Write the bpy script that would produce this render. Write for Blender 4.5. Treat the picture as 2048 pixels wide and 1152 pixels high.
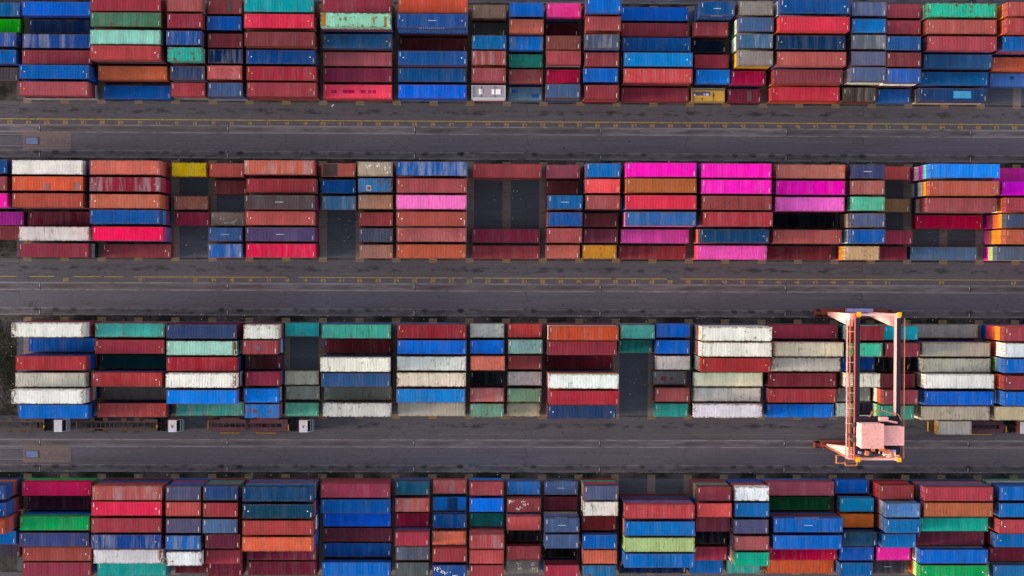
import bpy, math, random
import numpy as np
from mathutils import Matrix, Vector
random.seed(7); rng = np.random.default_rng(7)
for o in list(bpy.data.objects): bpy.data.objects.remove(o)
SC = bpy.context.scene
COL = SC.collection

# ------------------------------------------------------------------ camera, sky, sun, exposure
cam = bpy.data.cameras.new('camera'); camo = bpy.data.objects.new('camera', cam); COL.objects.link(camo)
cam.sensor_width = 36.0; cam.lens = 36.0*3187.796/2048
cam.clip_start = 1; cam.clip_end = 6000
RM = Matrix(((0.999791234274105, -0.00375771298041, -0.02008401010303, 55.1758),
             (0.004059476014057, 0.9998791712742138, 0.015005449226286, 2.4952),
             (0.020025197206347, -0.015083847160066, 0.9996856851189271, 290.0114), (0, 0, 0, 1)))
camo.matrix_world = RM
SC.camera = camo
SUN_EL, SUN_AZ = 14.0, 262.0            # compass azimuth (from +Y, clockwise): the sun stands in the west
w = bpy.data.worlds.new('World'); SC.world = w; w.use_nodes = True
nt = w.node_tree; nt.nodes.clear()
sky = nt.nodes.new('ShaderNodeTexSky'); sky.sky_type = 'NISHITA'; sky.sun_disc = False
sky.sun_elevation = math.radians(SUN_EL); sky.sun_rotation = math.radians(SUN_AZ)
sky.air_density = 1.0; sky.dust_density = 0.7; sky.ozone_density = 1.0
bg = nt.nodes.new('ShaderNodeBackground'); bg.inputs['Strength'].default_value = 0.15
wo = nt.nodes.new('ShaderNodeOutputWorld')
hs = nt.nodes.new('ShaderNodeHueSaturation'); hs.inputs['Saturation'].default_value = .5      # a hazy, greyer sky
nt.links.new(sky.outputs[0], hs.inputs['Color']); nt.links.new(hs.outputs[0], bg.inputs[0]); nt.links.new(bg.outputs[0], wo.inputs[0])
sl = bpy.data.lights.new('sun', 'SUN'); so = bpy.data.objects.new('sun', sl); COL.objects.link(so)
sl.energy = 1.5; sl.angle = math.radians(12.0); sl.color = (1.0, 0.80, 0.60)
az, el = math.radians(SUN_AZ), math.radians(SUN_EL)
sd = Vector((math.sin(az)*math.cos(el), math.cos(az)*math.cos(el), math.sin(el)))
so.rotation_euler = sd.to_track_quat('Z', 'Y').to_euler(); so.location = (0, 0, 200)
SC.view_settings.view_transform = 'Standard'; SC.view_settings.look = 'None'
SC.view_settings.exposure = 1.45; SC.view_settings.gamma = 1.0
SC.view_settings.use_curve_mapping = False

# ------------------------------------------------------------------ helpers
def lin(h):
    h = h.lstrip('#'); c = [int(h[i:i+2], 16)/255 for i in (0, 2, 4)]
    return tuple(x/12.92 if x <= .04045 else ((x+.055)/1.055)**2.4 for x in c) + (1.0,)

def rgb(s):
    return tuple(x/12.92 if x <= .04045 else ((x+.055)/1.055)**2.4 for x in (int(q)/255 for q in s.split(','))) + (1.0,)

class MB:
    """collects faces of one mesh; every face has a material slot"""
    def __init__(s): s.v = []; s.f = []; s.m = []; s.c = []
    def quad(s, a, b, c, d, m=0):
        n = len(s.v); s.v += [a, b, c, d]; s.f.append((n, n+1, n+2, n+3)); s.m.append(m)
    def poly(s, pts, m=0):
        n = len(s.v); s.v += list(pts); s.f.append(tuple(range(n, n+len(pts)))); s.m.append(m)
    def box(s, x0, x1, y0, y1, z0, z1, m=0):
        n = len(s.v)
        s.v += [(x0,y0,z0),(x1,y0,z0),(x1,y1,z0),(x0,y1,z0),(x0,y0,z1),(x1,y0,z1),(x1,y1,z1),(x0,y1,z1)]
        for f in ((0,3,2,1),(4,5,6,7),(0,1,5,4),(1,2,6,5),(2,3,7,6),(3,0,4,7)):
            s.f.append(tuple(n+i for i in f)); s.m.append(m)
    def hexa(s, p, m=0):
        n = len(s.v); s.v += list(p)
        for f in ((0,3,2,1),(4,5,6,7),(0,1,5,4),(1,2,6,5),(2,3,7,6),(3,0,4,7)):
            s.f.append(tuple(n+i for i in f)); s.m.append(m)
    def tube(s, a, b, r, n=6, m=0):
        a = Vector(a); b = Vector(b); d = (b-a).normalized()
        u = d.orthogonal().normalized(); w_ = d.cross(u)
        k = len(s.v)
        for p in (a, b):
            for i in range(n):
                t = 2*math.pi*i/n; q = p+(u*math.cos(t)+w_*math.sin(t))*r; s.v.append(tuple(q))
        for i in range(n):
            j = (i+1) % n; s.f.append((k+i, k+j, k+n+j, k+n+i)); s.m.append(m)
        s.f.append(tuple(k+i for i in range(n-1, -1, -1))); s.m.append(m)
        s.f.append(tuple(k+n+i for i in range(n))); s.m.append(m)
    def mesh(s, name, mats):
        me = bpy.data.meshes.new(name); me.from_pydata(s.v, [], s.f)
        for m in (mats if isinstance(mats, (list, tuple)) else [mats]): me.materials.append(m)
        me.polygons.foreach_set('material_index', s.m); me.update(); return me
    def build(s, name, mats, parent=None, loc=(0,0,0)):
        return link(name, s.mesh(name, mats), parent, loc)

def link(name, me, parent=None, loc=(0,0,0)):
    o = bpy.data.objects.new(name, me); COL.objects.link(o); o.location = loc
    if parent: o.parent = parent
    return o
def tag(o, label=None, cat=None, group=None, kind=None):
    if label: o['label'] = label
    if cat: o['category'] = cat
    if group: o['group'] = group
    if kind: o['kind'] = kind
    return o
def struct(name, mb, mat): return tag(mb.build(name, mat), kind='structure')
def empty(name, loc, label, cat, group=None):
    o = bpy.data.objects.new(name, None); COL.objects.link(o); o.location = loc; o.empty_display_size = .5
    return tag(o, label, cat, group)

# ------------------------------------------------------------------ node helper
class NT:
    def __init__(s, name, rough=.6, spec=.25):
        s.mat = bpy.data.materials.new(name); s.mat.use_nodes = True; s.t = s.mat.node_tree
        s.b = s.t.nodes['Principled BSDF']; s.b.inputs['Roughness'].default_value = rough
        s.b.inputs['Specular IOR Level'].default_value = spec
    def n(s, typ, **kw):
        nd = s.t.nodes.new(typ)
        for k, v in kw.items(): setattr(nd, k, v)
        return nd
    def L(s, a, b): s.t.links.new(a, b)
    def put(s, inp, v):
        if isinstance(v, (int, float)): inp.default_value = v
        elif isinstance(v, (tuple, list)): inp.default_value = v
        else: s.L(v, inp)
    def math(s, op, a, b=0.0, c=0.0, clamp=False):
        nd = s.n('ShaderNodeMath', operation=op, use_clamp=clamp)
        for i, v in enumerate((a, b, c)): s.put(nd.inputs[i], v)
        return nd.outputs[0]
    def mix(s, fac, a, b, mode='MIX'):
        nd = s.n('ShaderNodeMix', data_type='RGBA', blend_type=mode)
        s.put(nd.inputs[0], fac); s.put(nd.inputs[6], a); s.put(nd.inputs[7], b)
        return nd.outputs[2]
    def noise(s, vec, scale, detail=3.0, rough=.55):
        nd = s.n('ShaderNodeTexNoise'); s.put(nd.inputs['Vector'], vec)
        nd.inputs['Scale'].default_value = scale; nd.inputs['Detail'].default_value = detail; nd.inputs['Roughness'].default_value = rough
        return nd.outputs['Fac']
    def step(s, v, lo, hi):
        nd = s.n('ShaderNodeMapRange', interpolation_type='SMOOTHSTEP')
        s.put(nd.inputs['Value'], v); s.put(nd.inputs['From Min'], lo); s.put(nd.inputs['From Max'], hi)
        return nd.outputs['Result']
    def scaled(s, vec, sx, sy, sz=1.0, off=None):
        nd = s.n('ShaderNodeVectorMath', operation='MULTIPLY'); s.put(nd.inputs[0], vec); nd.inputs[1].default_value = (sx, sy, sz)
        o = nd.outputs[0]
        if off is not None:
            a = s.n('ShaderNodeVectorMath', operation='ADD'); s.L(o, a.inputs[0]); s.L(off, a.inputs[1]); o = a.outputs[0]
        return o
    def attr(s, name):
        nd = s.n('ShaderNodeAttribute', attribute_type='OBJECT', attribute_name=name); return nd.outputs['Fac']
    def bump(s, h, strength=.3, dist=.02):
        nd = s.n('ShaderNodeBump'); nd.inputs['Strength'].default_value = strength; nd.inputs['Distance'].default_value = dist
        s.L(h, nd.inputs['Height']); s.L(nd.outputs[0], s.b.inputs['Normal'])

def plain(name, hexcol, rough=.6, spec=.3, var=.12, scale=1.5, metal=0.0):
    """painted or raw surface with a little uneven tone"""
    t = NT(name, rough, spec); tc = t.n('ShaderNodeTexCoord'); c = lin(hexcol)
    f = t.noise(tc.outputs['Object'], scale, 4)
    g = t.math('MULTIPLY_ADD', f, 2*var, 1-var)
    t.L(t.mix(1.0, c, g, 'MULTIPLY'), t.b.inputs['Base Color']); t.b.inputs['Metallic'].default_value = metal
    return t.mat

def paint_material(name, from_attr=False):
    """container paint: the colour belongs to the object (or to the face), weathering to its own properties"""
    t = NT(name, .7, .02); tc = t.n('ShaderNodeTexCoord'); ob = tc.outputs['Object']
    oi = t.n('ShaderNodeObjectInfo')
    if from_attr:
        base = t.n('ShaderNodeAttribute', attribute_type='GEOMETRY', attribute_name='paint').outputs['Color']
        rust, fade, dirt = .06, .1, .2; off = None
        ob2 = ob
    else:
        base = oi.outputs['Color']; rust, fade, dirt = t.attr('rust'), t.attr('fade'), t.attr('dirt')
        k = t.math('MULTIPLY', t.attr('seed'), 1.0)
        cx = t.n('ShaderNodeCombineXYZ'); t.L(k, cx.inputs[0]); t.L(k, cx.inputs[1]); off = cx.outputs[0]
        ob2 = t.scaled(ob, 1, 1, 1, off)
    # slow unevenness
    n1 = t.noise(ob2, .55, 3)
    col = t.mix(1.0, base, t.math('MULTIPLY_ADD', n1, .5, .75), 'MULTIPLY')
    # chalky bands across the container, one or two panels wide
    nb = t.noise(t.scaled(ob2, 1.1, .10, .3), 1.0, 4, .7)
    fm = t.math('MULTIPLY', t.step(nb, .44, .66), fade)
    grey = t.mix(.5, base, (.33, .30, .30, 1))
    col = t.mix(fm, col, grey)
    # fine streaks across
    ns = t.noise(t.scaled(ob2, 3.4, .22, .5), 1.0, 3, .6)
    col = t.mix(1.0, col, t.math('MULTIPLY_ADD', ns, .42, .79), 'MULTIPLY')
    sp = t.n('ShaderNodeSeparateXYZ'); t.L(ob, sp.inputs[0])
    wn = t.n('ShaderNodeTexWhiteNoise', noise_dimensions='2D'); cv = t.n('ShaderNodeCombineXYZ')
    t.L(t.math('FLOOR', t.math('MULTIPLY', sp.outputs[0], .82)), cv.inputs[0]); cv.inputs[1].default_value = .5
    if not from_attr: t.L(k, cv.inputs[1])
    t.L(cv.outputs[0], wn.inputs['Vector'])
    col = t.mix(1.0, col, t.math('MULTIPLY_ADD', wn.outputs['Value'], .16, .92), 'MULTIPLY')
    # narrow dark runs of dirt across the roof
    nk = t.noise(t.scaled(ob2, 4.2, .38, .6), 1.0, 4, .62)
    col = t.mix(t.math('MULTIPLY', t.step(nk, .58, .70), t.math('MULTIPLY_ADD', dirt, .75, .12)), col, t.mix(.8, col, (.075, .050, .034, 1)))
    # dark stains
    nd = t.noise(ob2, 1.5, 6, .62)
    if not from_attr:                                   # stains gather in one part of the roof
        s0 = t.n('ShaderNodeSeparateXYZ'); t.L(ob, s0.inputs[0])
        cxo = t.math('MULTIPLY', t.math('SUBTRACT', t.math('FRACT', t.math('MULTIPLY', t.attr('seed'), .371)), .5), t.attr('half'))
        rr = t.math('SQRT', t.math('ADD', t.math('POWER', t.math('MULTIPLY', t.math('SUBTRACT', s0.outputs[0], cxo), .55), 2.0), t.math('POWER', t.math('MULTIPLY', s0.outputs[1], 1.1), 2.0)))
        nd = t.math('ADD', nd, t.math('MULTIPLY_ADD', t.step(rr, 1.9, .2), .10, -.04))
    dm = t.math('MULTIPLY', t.step(nd, .58, .72), t.math('MULTIPLY', dirt, .55))
    col = t.mix(dm, col, t.mix(.7, col, (.05, .038, .03, 1)))
    nd2 = t.noise(ob2, 5.5, 4, .6)
    dm2 = t.math('MULTIPLY', t.step(nd2, .70, .76), t.math('MULTIPLY', dirt, .7))
    col = t.mix(dm2, col, (.05, .04, .035, 1))
    # rust: blotches, and along the rims
    nr = t.noise(t.scaled(ob2, 1.0, .7, 1), 1.15, 7, .65)
    rm = t.math('MULTIPLY', t.step(nr, t.math('MULTIPLY_ADD', rust, -.16, .70), t.math('MULTIPLY_ADD', rust, -.12, .76)), t.math('MULTIPLY', rust, 2.0, clamp=True))
    if not from_attr:
        sx = t.n('ShaderNodeSeparateXYZ'); t.L(ob, sx.inputs[0])
        ey = t.step(t.math('ABSOLUTE', sx.outputs[1]), .85, 1.2)
        ex = t.step(t.math('SUBTRACT', t.math('ABSOLUTE', sx.outputs[0]), t.attr('half')), -.75, -.05)
        edge = t.math('MAXIMUM', ey, ex)
        em = t.math('MULTIPLY', edge, t.math('MULTIPLY', t.step(t.noise(ob2, 2.2, 5, .65), .42, .62), t.math('MULTIPLY_ADD', rust, 1.1, .22), clamp=True))
        rm = t.math('MAXIMUM', rm, em)
        # whole end rusty
        xe = t.math('SUBTRACT', t.math('MULTIPLY', sx.outputs[0], t.attr('endx')), t.attr('half'))
        end = t.math('MULTIPLY', t.step(xe, -1.25, -.35), t.step(nr, .40, .52))
        rm = t.math('MAXIMUM', rm, t.math('MULTIPLY', end, t.attr('rusty_end')))
    rc = t.mix(t.noise(ob2, 4, 3), (.085, .030, .012, 1), (.21, .095, .035, 1))
    col = t.mix(rm, col, rc)
    t.L(col, t.b.inputs['Base Color'])
    return t.mat
SPECIAL = []
PAL={'salmon':'B85C56','salmonred':'B4504A','dustysalmon':'AE6A62','dustypink':'A86A62','coral':'E85850','salmonorange':'C4604A','orange':'D45A36','orangetan':'C26A40','rustorange':'AA5230','amber':'DC8422','brick':'90454A','brickred':'A64A4E','redbrick':'B4424A','wine':'8A3C4C','redwine':'9C364A','plum':'78304A','maroon':'6E2C3A','dkbrown':'70342C','red':'E6384E','pinkred':'F01E50','crimson':'A8103E','hotpink':'FF2AAE','pink':'FF6AB8','violetpink':'F056AC','magentapink':'D83A94','magenta':'E408A2','purple':'A83286','brightblue':'0C72DC','azure':'0A86E0','mblue':'1A62B4','cobalt':'2C6CCA','blue':'0A5CB4','dkblue':'0E4C8C','navy':'1F4E84','steelnavy':'28569A','steel':'4272A8','slate':'52629C','slateblue':'5270B0','slatenavy':'384C86','greyblue':'56648C','steelgrey':'52708F','slateviolet':'585692','greyviolet':'5C546A','tealblue':'0E70A0','turqblue':'0CA6AC','turq':'30B0A2','turqgreen':'30BCA0','teal':'2A948C','sageteal':'5A9684','teallight':'42AA98','tealpale':'5CAAB0','dkteal':'0A6664','seafoam':'92E4CC','paleseafoam':'B4E6D6','mint':'8CDCB0','sagegreen':'587A68','sagegrey':'809A96','green':'06A450','dkgreen':'0A6A34','lime':'A6CC72','white':'F4F2EE','cream':'EEE8D6','offwhite':'D2CEC0','silver':'B2AEB0','silverblue':'98A2B6','grey':'98948E','dkgrey':'66665F','charcoal':'3C4048','taupe':'80706A','brown':'7E5E42','tan':'A08468','beige':'CDB594','yellow':'CFA008','yellowtan':'D0A03A'}
DATA = """
0|-6|40|0|1|-33.39|47.64|7,87,139|||strong blue long container next above a bright green one in the top block
0|-6|40|1|1|-33.30|44.73|8,145,14|||bright green long container between strong blue and steel blue ones in the top block
0|-6|40|2|2|-33.40|41.94|44,75,141|fade|slate|faded steel blue long container between bright green and mid blue ones in the top block
0|-6|40|3|2|-33.32|38.90|9,88,153||maroon|mid blue long container between steel blue and charcoal ones in the top block
0|-6|40|4|1|-33.65|36.08|83,73,76|||charcoal long container next below a mid blue one in the top block
0|-4|40|0|2|-20.04|47.46|7,87,182||slate|bright blue long container next above a navy blue one in the top block
0|-4|40|1|1|-19.60|44.68|9,39,76|||navy blue long container between bright blue and navy blue ones in the top block
0|-4|40|2|2|-19.95|41.72|28,68,133|fade|slate|faded navy blue long container between navy blue and wine red ones in the top block
0|-4|40|3|2|-20.01|38.86|133,53,64||maroon|wine red long container between navy blue and bright blue ones in the top block
0|-4|40|4|3|-19.84|35.97|7,83,153|dots|blue,steelnavy|bright blue long container between wine red and salmon red ones in the top block
0|-4|40|5|3|-19.91|33.02|159,74,81|dots|maroon,silver|salmon red long container next below a bright blue one in the top block
0|-2|40|0|4|-6.76|47.56|144,46,59||maroon,salmonred,steelnavy|brick red long container next above a sage green one in the top block
0|-2|40|1|4|-6.71|44.84|64,107,81|rust|brickred,slate,rustorange|rust-streaked sage green long container between brick red and pale seafoam ones in top block
0|-2|40|2|4|-6.80|41.79|132,189,169||navy,brick,maroon|pale seafoam long container between sage green and salmon red ones in the top block
0|-2|40|3|4|-6.80|39.08|162,59,62|dots|charcoal,maroon,brick|salmon red long container between pale seafoam and rust orange ones in the top block
0|-2|40|4|2|-6.64|36.15|198,101,67|dots|wine|rust orange long container between salmon red and dark blue ones in the top block
0|-2|40|5|1|-6.42|33.00|12,82,152|||dark blue long container next below a rust orange one in the top block
0|0|20|0|4|3.56|47.56|150,74,72|rust|offwhite,slate,steelnavy|rust-streaked salmon red short container next above a wine red one in the top block
0|0|20|1|4|3.52|44.68|133,42,57||maroon,maroon,brick|wine red short container between salmon red and steel blue ones in the top block
0|0|20|2|4|3.38|41.71|28,71,129|fade|wine,wine,blue|faded steel blue short container between wine red and turquoise ones in the top block
0|0|20|3|4|3.57|38.86|35,154,136|heavyrust|plum,maroon,slate|heavily rusted turquoise short container between steel blue and greyish blue ones in the top block
0|0|20|4|3|3.54|35.92|49,63,95|rust|grey,slate|rust-streaked greyish blue short container between turquoise and brick red ones in the top block
0|0|20|5|2|3.17|33.27|166,64,72||grey|brick red short container next below a greyish blue one in the top block
0|1|20|0|3|10.10|47.56|144,61,64|patch|blue,maroon|patched wine red short container next above a strong blue one in the top block
0|1|20|1|3|9.96|44.71|10,90,170|dirt|plum,rustorange|stained strong blue short container between wine red and dark maroon ones in the top block
0|1|20|2|3|10.15|41.64|122,47,53||salmonred,maroon|dark maroon short container between strong blue and navy blue ones in the top block
0|1|20|3|3|10.17|38.88|16,43,80|fade|brick,slate|faded navy blue short container between dark maroon and salmon red ones in the top block
0|1|20|4|3|10.02|36.03|181,82,81|rust|redbrick,steel|rust-streaked salmon red short container between navy blue and slate blue ones in top block
0|1|20|5|3|10.16|33.03|58,78,115|dirt|slate,grey|stained slate blue short container next below a salmon red one in the top block
0|2|40|0|4|19.92|47.56|8,141,146||maroon,brick,redbrick|turquoise long container next above a bright red one in the top block
0|2|40|1|4|19.92|44.77|204,44,71|dots|grey,plum,maroon|bright red long container between turquoise and dull brick red ones in the top block
0|2|40|2|4|20.02|41.64|115,52,55||rustorange,maroon,brick|dull brick red long container between bright red and dark blue ones in the top block
0|2|40|3|3|19.92|38.84|13,66,126|dots|brickred,offwhite|dark blue long container between dull brick red and wine red ones in the top block
0|2|40|4|3|20.02|35.93|150,40,54|dots|brickred,rustorange|wine red long container between dark blue and brick red ones in the top block
0|2|40|5|3|20.07|33.09|144,55,65|dots|redwine,brown|brick red long container next below a wine red one in the top block
0|4|40|0|4|33.46|47.56|140,49,65|dirt|offwhite,brick,maroon|stained wine red long container next above a mint green one in the top block
0|4|40|1|5|33.53|44.64|138,196,165|heavyrust,ochreend|maroon,blue,blue,wine|heavily rusted mint green long container between wine red and navy blue ones in top block
0|4|40|2|3|33.41|41.71|28,75,115|dots,dirt|salmonred,offwhite|stained navy blue long container between mint green and dull brick red ones in top block
0|4|40|3|2|33.26|38.86|168,84,89||offwhite|dull brick red long container between navy blue and wine red ones in the top block
0|4|40|4|2|33.27|36.05|127,43,65||steel|wine red long container between dull brick red and bright red ones in the top block
0|4|40|5|2|33.27|33.12|231,64,88|patches|brick|dark-patched bright red long container next below a wine red one in the top block
0|6|40|0|4|46.75|47.56|199,78,53||blue,redbrick,grey|orange long container next above a navy blue one in the top block
0|6|40|1|5|46.74|44.63|28,68,125|dots,text|navy,steelnavy,maroon,brick|white-lettered navy blue long container between orange and dark maroon ones in the top block
0|6|40|2|1|46.53|41.80|91,37,42|||dark maroon long container between navy blue and navy blue ones in the top block
0|6|40|3|3|46.65|38.86|26,78,136|dots|rustorange,grey|navy blue long container between dark maroon and dark blue ones in the top block
0|6|40|4|2|46.54|36.14|19,78,131||maroon|dark blue long container between navy blue and bright blue ones in the top block
0|6|40|5|2|46.56|33.20|7,95,206|rustedge|steel|rust-edged bright blue long container next below a dark blue one in the top block
0|8|20|0|2|56.60|47.51|152,119,96|dirt|brickred|stained taupe grey short container next above a charcoal one in the top block
0|8|20|1|1|56.60|44.68|72,70,64|dirt||stained charcoal short container between taupe grey and teal blue ones in the top block
0|8|20|2|3|56.63|41.66|7,93,147|dirt|navy,plum|stained teal blue short container between charcoal and salmon red ones in the top block
0|8|20|3|3|56.60|38.92|147,68,65|fade|brickred,maroon|faded salmon red short container between teal blue and salmon red ones in the top block
0|8|20|4|3|56.58|35.94|144,67,75|rust|wine,slate|rust-streaked salmon red short container between salmon red and pale grey ones in top block
0|8|20|5|2|56.57|33.14|106,115,92|reefer|salmonred|panelled pale grey short container next below a salmon red one in the top block
0|9|20|0|3|63.20|47.46|7,94,176||steelnavy,maroon|bright blue short container next above a salmon red one in the top block
0|9|20|1|3|63.21|44.55|161,79,63|dirt|blue,slate|stained salmon red short container between bright blue and azure blue ones in the top block
0|9|20|2|2|63.24|41.90|16,140,231|fade|maroon|faded azure blue short container between salmon red and teal ones in the top block
0|9|20|3|1|63.28|39.08|63,187,155|dirt||stained teal short container between azure blue and wine red ones in the top block
0|9|20|4|2|63.20|36.00|138,65,65||blue|wine red short container between teal and steel blue ones in the top block
0|9|20|5|1|63.22|33.19|95,125,147|bluepatches||blue-patched steel blue short container next below a wine red one in the top block
0|10|20|0|3|69.81|47.44|231,52,133|stain|navy,steel|smudged hot pink short container next above a dark maroon one in the top block
0|10|20|1|1|69.72|44.68|76,32,41|||dark maroon short container between hot pink and dull brick red ones in the top block
0|10|20|2|3|69.79|41.69|118,64,58|dirt|offwhite,brickred|stained dull brick red short container between dark maroon and brick red ones in top block
0|10|20|3|3|69.83|39.05|156,65,70||offwhite,steel|brick red short container between dull brick red and crimson ones in the top block
0|10|20|4|2|69.84|36.02|174,20,66||blue|crimson short container between brick red and steel blue ones in the top block
0|10|20|5|3|69.74|33.17|60,83,119|rust|brown,navy|rust-streaked steel blue short container next below a crimson one in the top block
0|11|20|0|5|76.49|47.56|7,91,170||maroon,redbrick,rustorange,maroon|azure blue short container next above a brick red one in the top block
0|11|20|1|4|76.67|44.72|154,69,71||orange,redbrick,blue|brick red short container between azure blue and blue grey ones in the top block
0|11|20|2|4|76.44|41.64|71,78,99|fade|steelnavy,offwhite,brickred|faded blue grey short container between brick red and wine red ones in the top block
0|11|20|3|3|76.57|38.76|136,57,62||wine,navy|wine red short container between blue grey and azure blue ones in the top block
0|11|20|4|3|76.44|35.99|7,86,166||blue,slate|azure blue short container between wine red and brick red ones in the top block
0|11|20|5|3|76.59|33.03|131,49,58||redbrick,maroon|brick red short container next below a azure blue one in the top block
0|12|40|0|1|86.53|47.69|7,91,181|||bright blue long container next above a dark maroon one in the top block
0|12|40|1|1|86.59|44.82|147,58,66|||dark maroon long container between bright blue and dark blue ones in the top block
0|12|40|2|2|86.57|41.84|13,80,141|dots|grey|dark blue long container between dark maroon and azure blue ones in the top block
0|12|40|3|3|86.59|38.83|7,116,182|dots|rustorange,offwhite|azure blue long container between dark blue and bright coral ones in the top block
0|12|40|4|3|86.55|35.97|184,65,67|dots|brick,brick|bright coral long container between azure blue and dark maroon ones in the top block
0|12|40|5|1|86.59|33.17|140,50,65|||dark maroon long container next below a bright coral one in the top block
0|14|20|0|4|96.69|47.50|12,70,122|text|navy,navy,steel|white-lettered navy blue short container next above a dull brick red one in top block
0|14|20|1|2|96.34|44.67|157,65,72||brick|dull brick red short container between navy blue and dark blue ones in the top block
0|14|20|2|1|96.41|41.95|13,31,53|||dark blue short container between dull brick red and dark maroon ones in the top block
0|14|20|3|2|96.46|38.88|144,47,60||blue|dark maroon short container between dark blue and azure blue ones in the top block
0|14|20|4|2|96.73|36.20|12,117,201||brick|azure blue short container between dark maroon and ochre yellow ones in the top block
0|14|20|5|1|96.20|33.16|210,147,73|tank||open-topped ochre yellow short container next below a azure blue one in the top block
0|15|20|0|4|103.46|47.61|127,118,110||plum,maroon,dkblue|grey short container next above a slate blue one in the top block
0|15|20|1|4|103.52|44.76|65,90,125||offwhite,green,grey|slate blue short container between grey and steel blue ones in the top block
0|15|20|2|4|103.41|41.82|54,92,123|fade|offwhite,seafoam,grey|faded steel blue short container between slate blue and grey ones in the top block
0|15|20|3|4|103.47|38.87|128,118,112||yellow,orange,steel|grey short container between steel blue and crimson ones in the top block
0|15|20|4|2|103.06|36.00|157,13,67||dkblue|crimson short container between grey and dark maroon ones in the top block
0|15|20|5|1|102.82|33.00|108,34,55|patch||patched dark maroon short container next below a crimson one in the top block
0|16|40|0|5|113.32|47.56|16,68,125|dots|white,grey,slate,navy|navy blue long container next above a bright red one in the top block
0|16|40|1|5|113.26|44.56|195,48,68|dots|orange,amber,charcoal,salmonred|bright red long container between navy blue and dark blue ones in the top block
0|16|40|2|4|113.15|41.68|10,49,86|dots|navy,offwhite,steelnavy|dark blue long container between bright red and salmon orange ones in the top block
0|16|40|3|4|113.31|38.79|162,78,74|dots|navy,rustorange,plum|salmon orange long container between dark blue and dull brick red ones in the top block
0|16|40|4|3|113.32|35.99|130,58,67|dirt|orange,charcoal|stained dull brick red long container between salmon orange and bright red ones in top block
0|16|40|5|2|113.35|33.20|187,50,68|dots|orange|bright red long container next below a dull brick red one in the top block
0|18|20|0|4|123.43|47.64|98,106,140|fade|plum,blue,steelnavy|faded slate blue short container next above a mid blue one in the top block
0|18|20|1|4|123.43|44.67|20,115,178|rustedge|maroon,blue,offwhite|rust-edged mid blue short container between slate blue and greyish blue ones in top block
0|18|20|2|4|123.40|41.84|86,94,106|fade|salmonred,brick,steel|faded greyish blue short container between mid blue and slate blue ones in the top block
0|18|20|3|4|123.41|38.91|86,88,114||wine,brickred,brickred|slate blue short container between greyish blue and slate blue ones in the top block
0|18|20|4|4|123.39|36.17|74,87,116||cream,beige,slate|slate blue short container between slate blue and dark grey ones in the top block
0|18|20|5|2|123.09|33.12|61,54,45|fade|wine|faded dark grey short container next below a slate blue one in the top block
0|19|20|0|3|130.22|47.72|174,72,82||maroon,redbrick|wine red short container next above a wine red one in the top block
0|19|20|1|3|130.24|44.82|187,78,88|dirt|plum,offwhite|stained wine red short container between wine red and navy blue ones in the top block
0|19|20|2|4|129.58|41.64|31,73,124||redbrick,steel,salmonred|navy blue short container between wine red and wine red ones in the top block
0|19|20|3|4|129.62|38.76|109,47,53||rustorange,maroon,steelnavy|wine red short container between navy blue and mid blue ones in the top block
0|19|20|4|4|129.60|35.96|40,84,154|rust|cream,brick,green|rust-streaked mid blue short container between wine red and navy blue ones in top block
0|19|20|5|1|129.91|33.18|37,98,166|rustedge||rust-edged navy blue short container next below a mid blue one in the top block
0|20|40|0|4|139.88|47.51|32,172,139|heavyrust|cream,teal,grey|heavily rusted turquoise green long container next above a salmon orange one in the top block
0|20|40|1|4|139.87|44.61|162,79,73|dots,dirt|orange,brown,brick|stained salmon orange long container between turquoise green and salmon red ones in the top block
0|20|40|2|4|139.94|41.69|154,62,72|dots|navy,plum,salmonred|salmon red long container between salmon orange and navy blue ones in the top block
0|20|40|3|3|139.98|38.86|40,83,127||maroon,brick|navy blue long container between salmon red and dark blue ones in the top block
0|20|40|4|2|140.17|36.06|17,85,136|dots|redbrick|dark blue long container between navy blue and navy blue ones in the top block
0|20|40|5|2|139.98|33.17|28,59,103|lightpatch,dots|beige|light-patched navy blue long container next below a dark blue one in the top block
0|22|40|0|5|153.16|47.40|162,72,70||amber,orange,blue,blue|salmon orange long container next above a salmon red one in the top block
0|22|40|1|5|153.10|44.52|158,63,66||orange,amber,maroon,brick|salmon red long container between salmon orange and bright blue ones in the top block
0|22|40|2|4|153.26|41.73|7,90,159||redbrick,steel,slate|bright blue long container between salmon red and rust orange ones in the top block
0|22|40|3|2|153.06|38.76|198,92,64||plum|rust orange long container between bright blue and steel blue ones in the top block
0|22|40|4|1|153.45|36.20|79,122,187|bluepatches||blue-patched steel blue long container next below a rust orange one in the top block
1|-6|40|0|4|-33.42|19.15|15,66,121||wine,wine,steelnavy|navy blue long container next above a dull brick red one in the second block
1|-6|40|1|4|-33.48|16.18|138,61,68||rustorange,dkblue,maroon|dull brick red long container between navy blue and hot pink ones in the second block
1|-6|40|2|4|-33.37|13.26|231,24,150||navy,brick,dkblue|hot pink long container between dull brick red and purple ones in the second block
1|-6|40|3|1|-32.75|10.29|151,38,134|||purple long container between hot pink and dull brick red ones in the second block
1|-6|40|4|1|-33.30|7.73|119,58,62|||dull brick red long container next below a purple one in the second block
1|-4|40|0|4|-20.31|19.05|219,208,196|dots|slate,purple,navy|white long container next above a orange one in the second block
1|-4|40|1|4|-20.28|16.21|200,84,56|browns|slate,grey,maroon|patched orange long container between white and salmon red ones in the second block
1|-4|40|2|4|-20.26|13.28|163,70,57||navy,wine,maroon|salmon red long container between orange and dark maroon ones in the second block
1|-4|40|3|1|-19.61|10.30|98,29,55|||dark maroon long container between salmon red and off white ones in the second block
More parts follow.
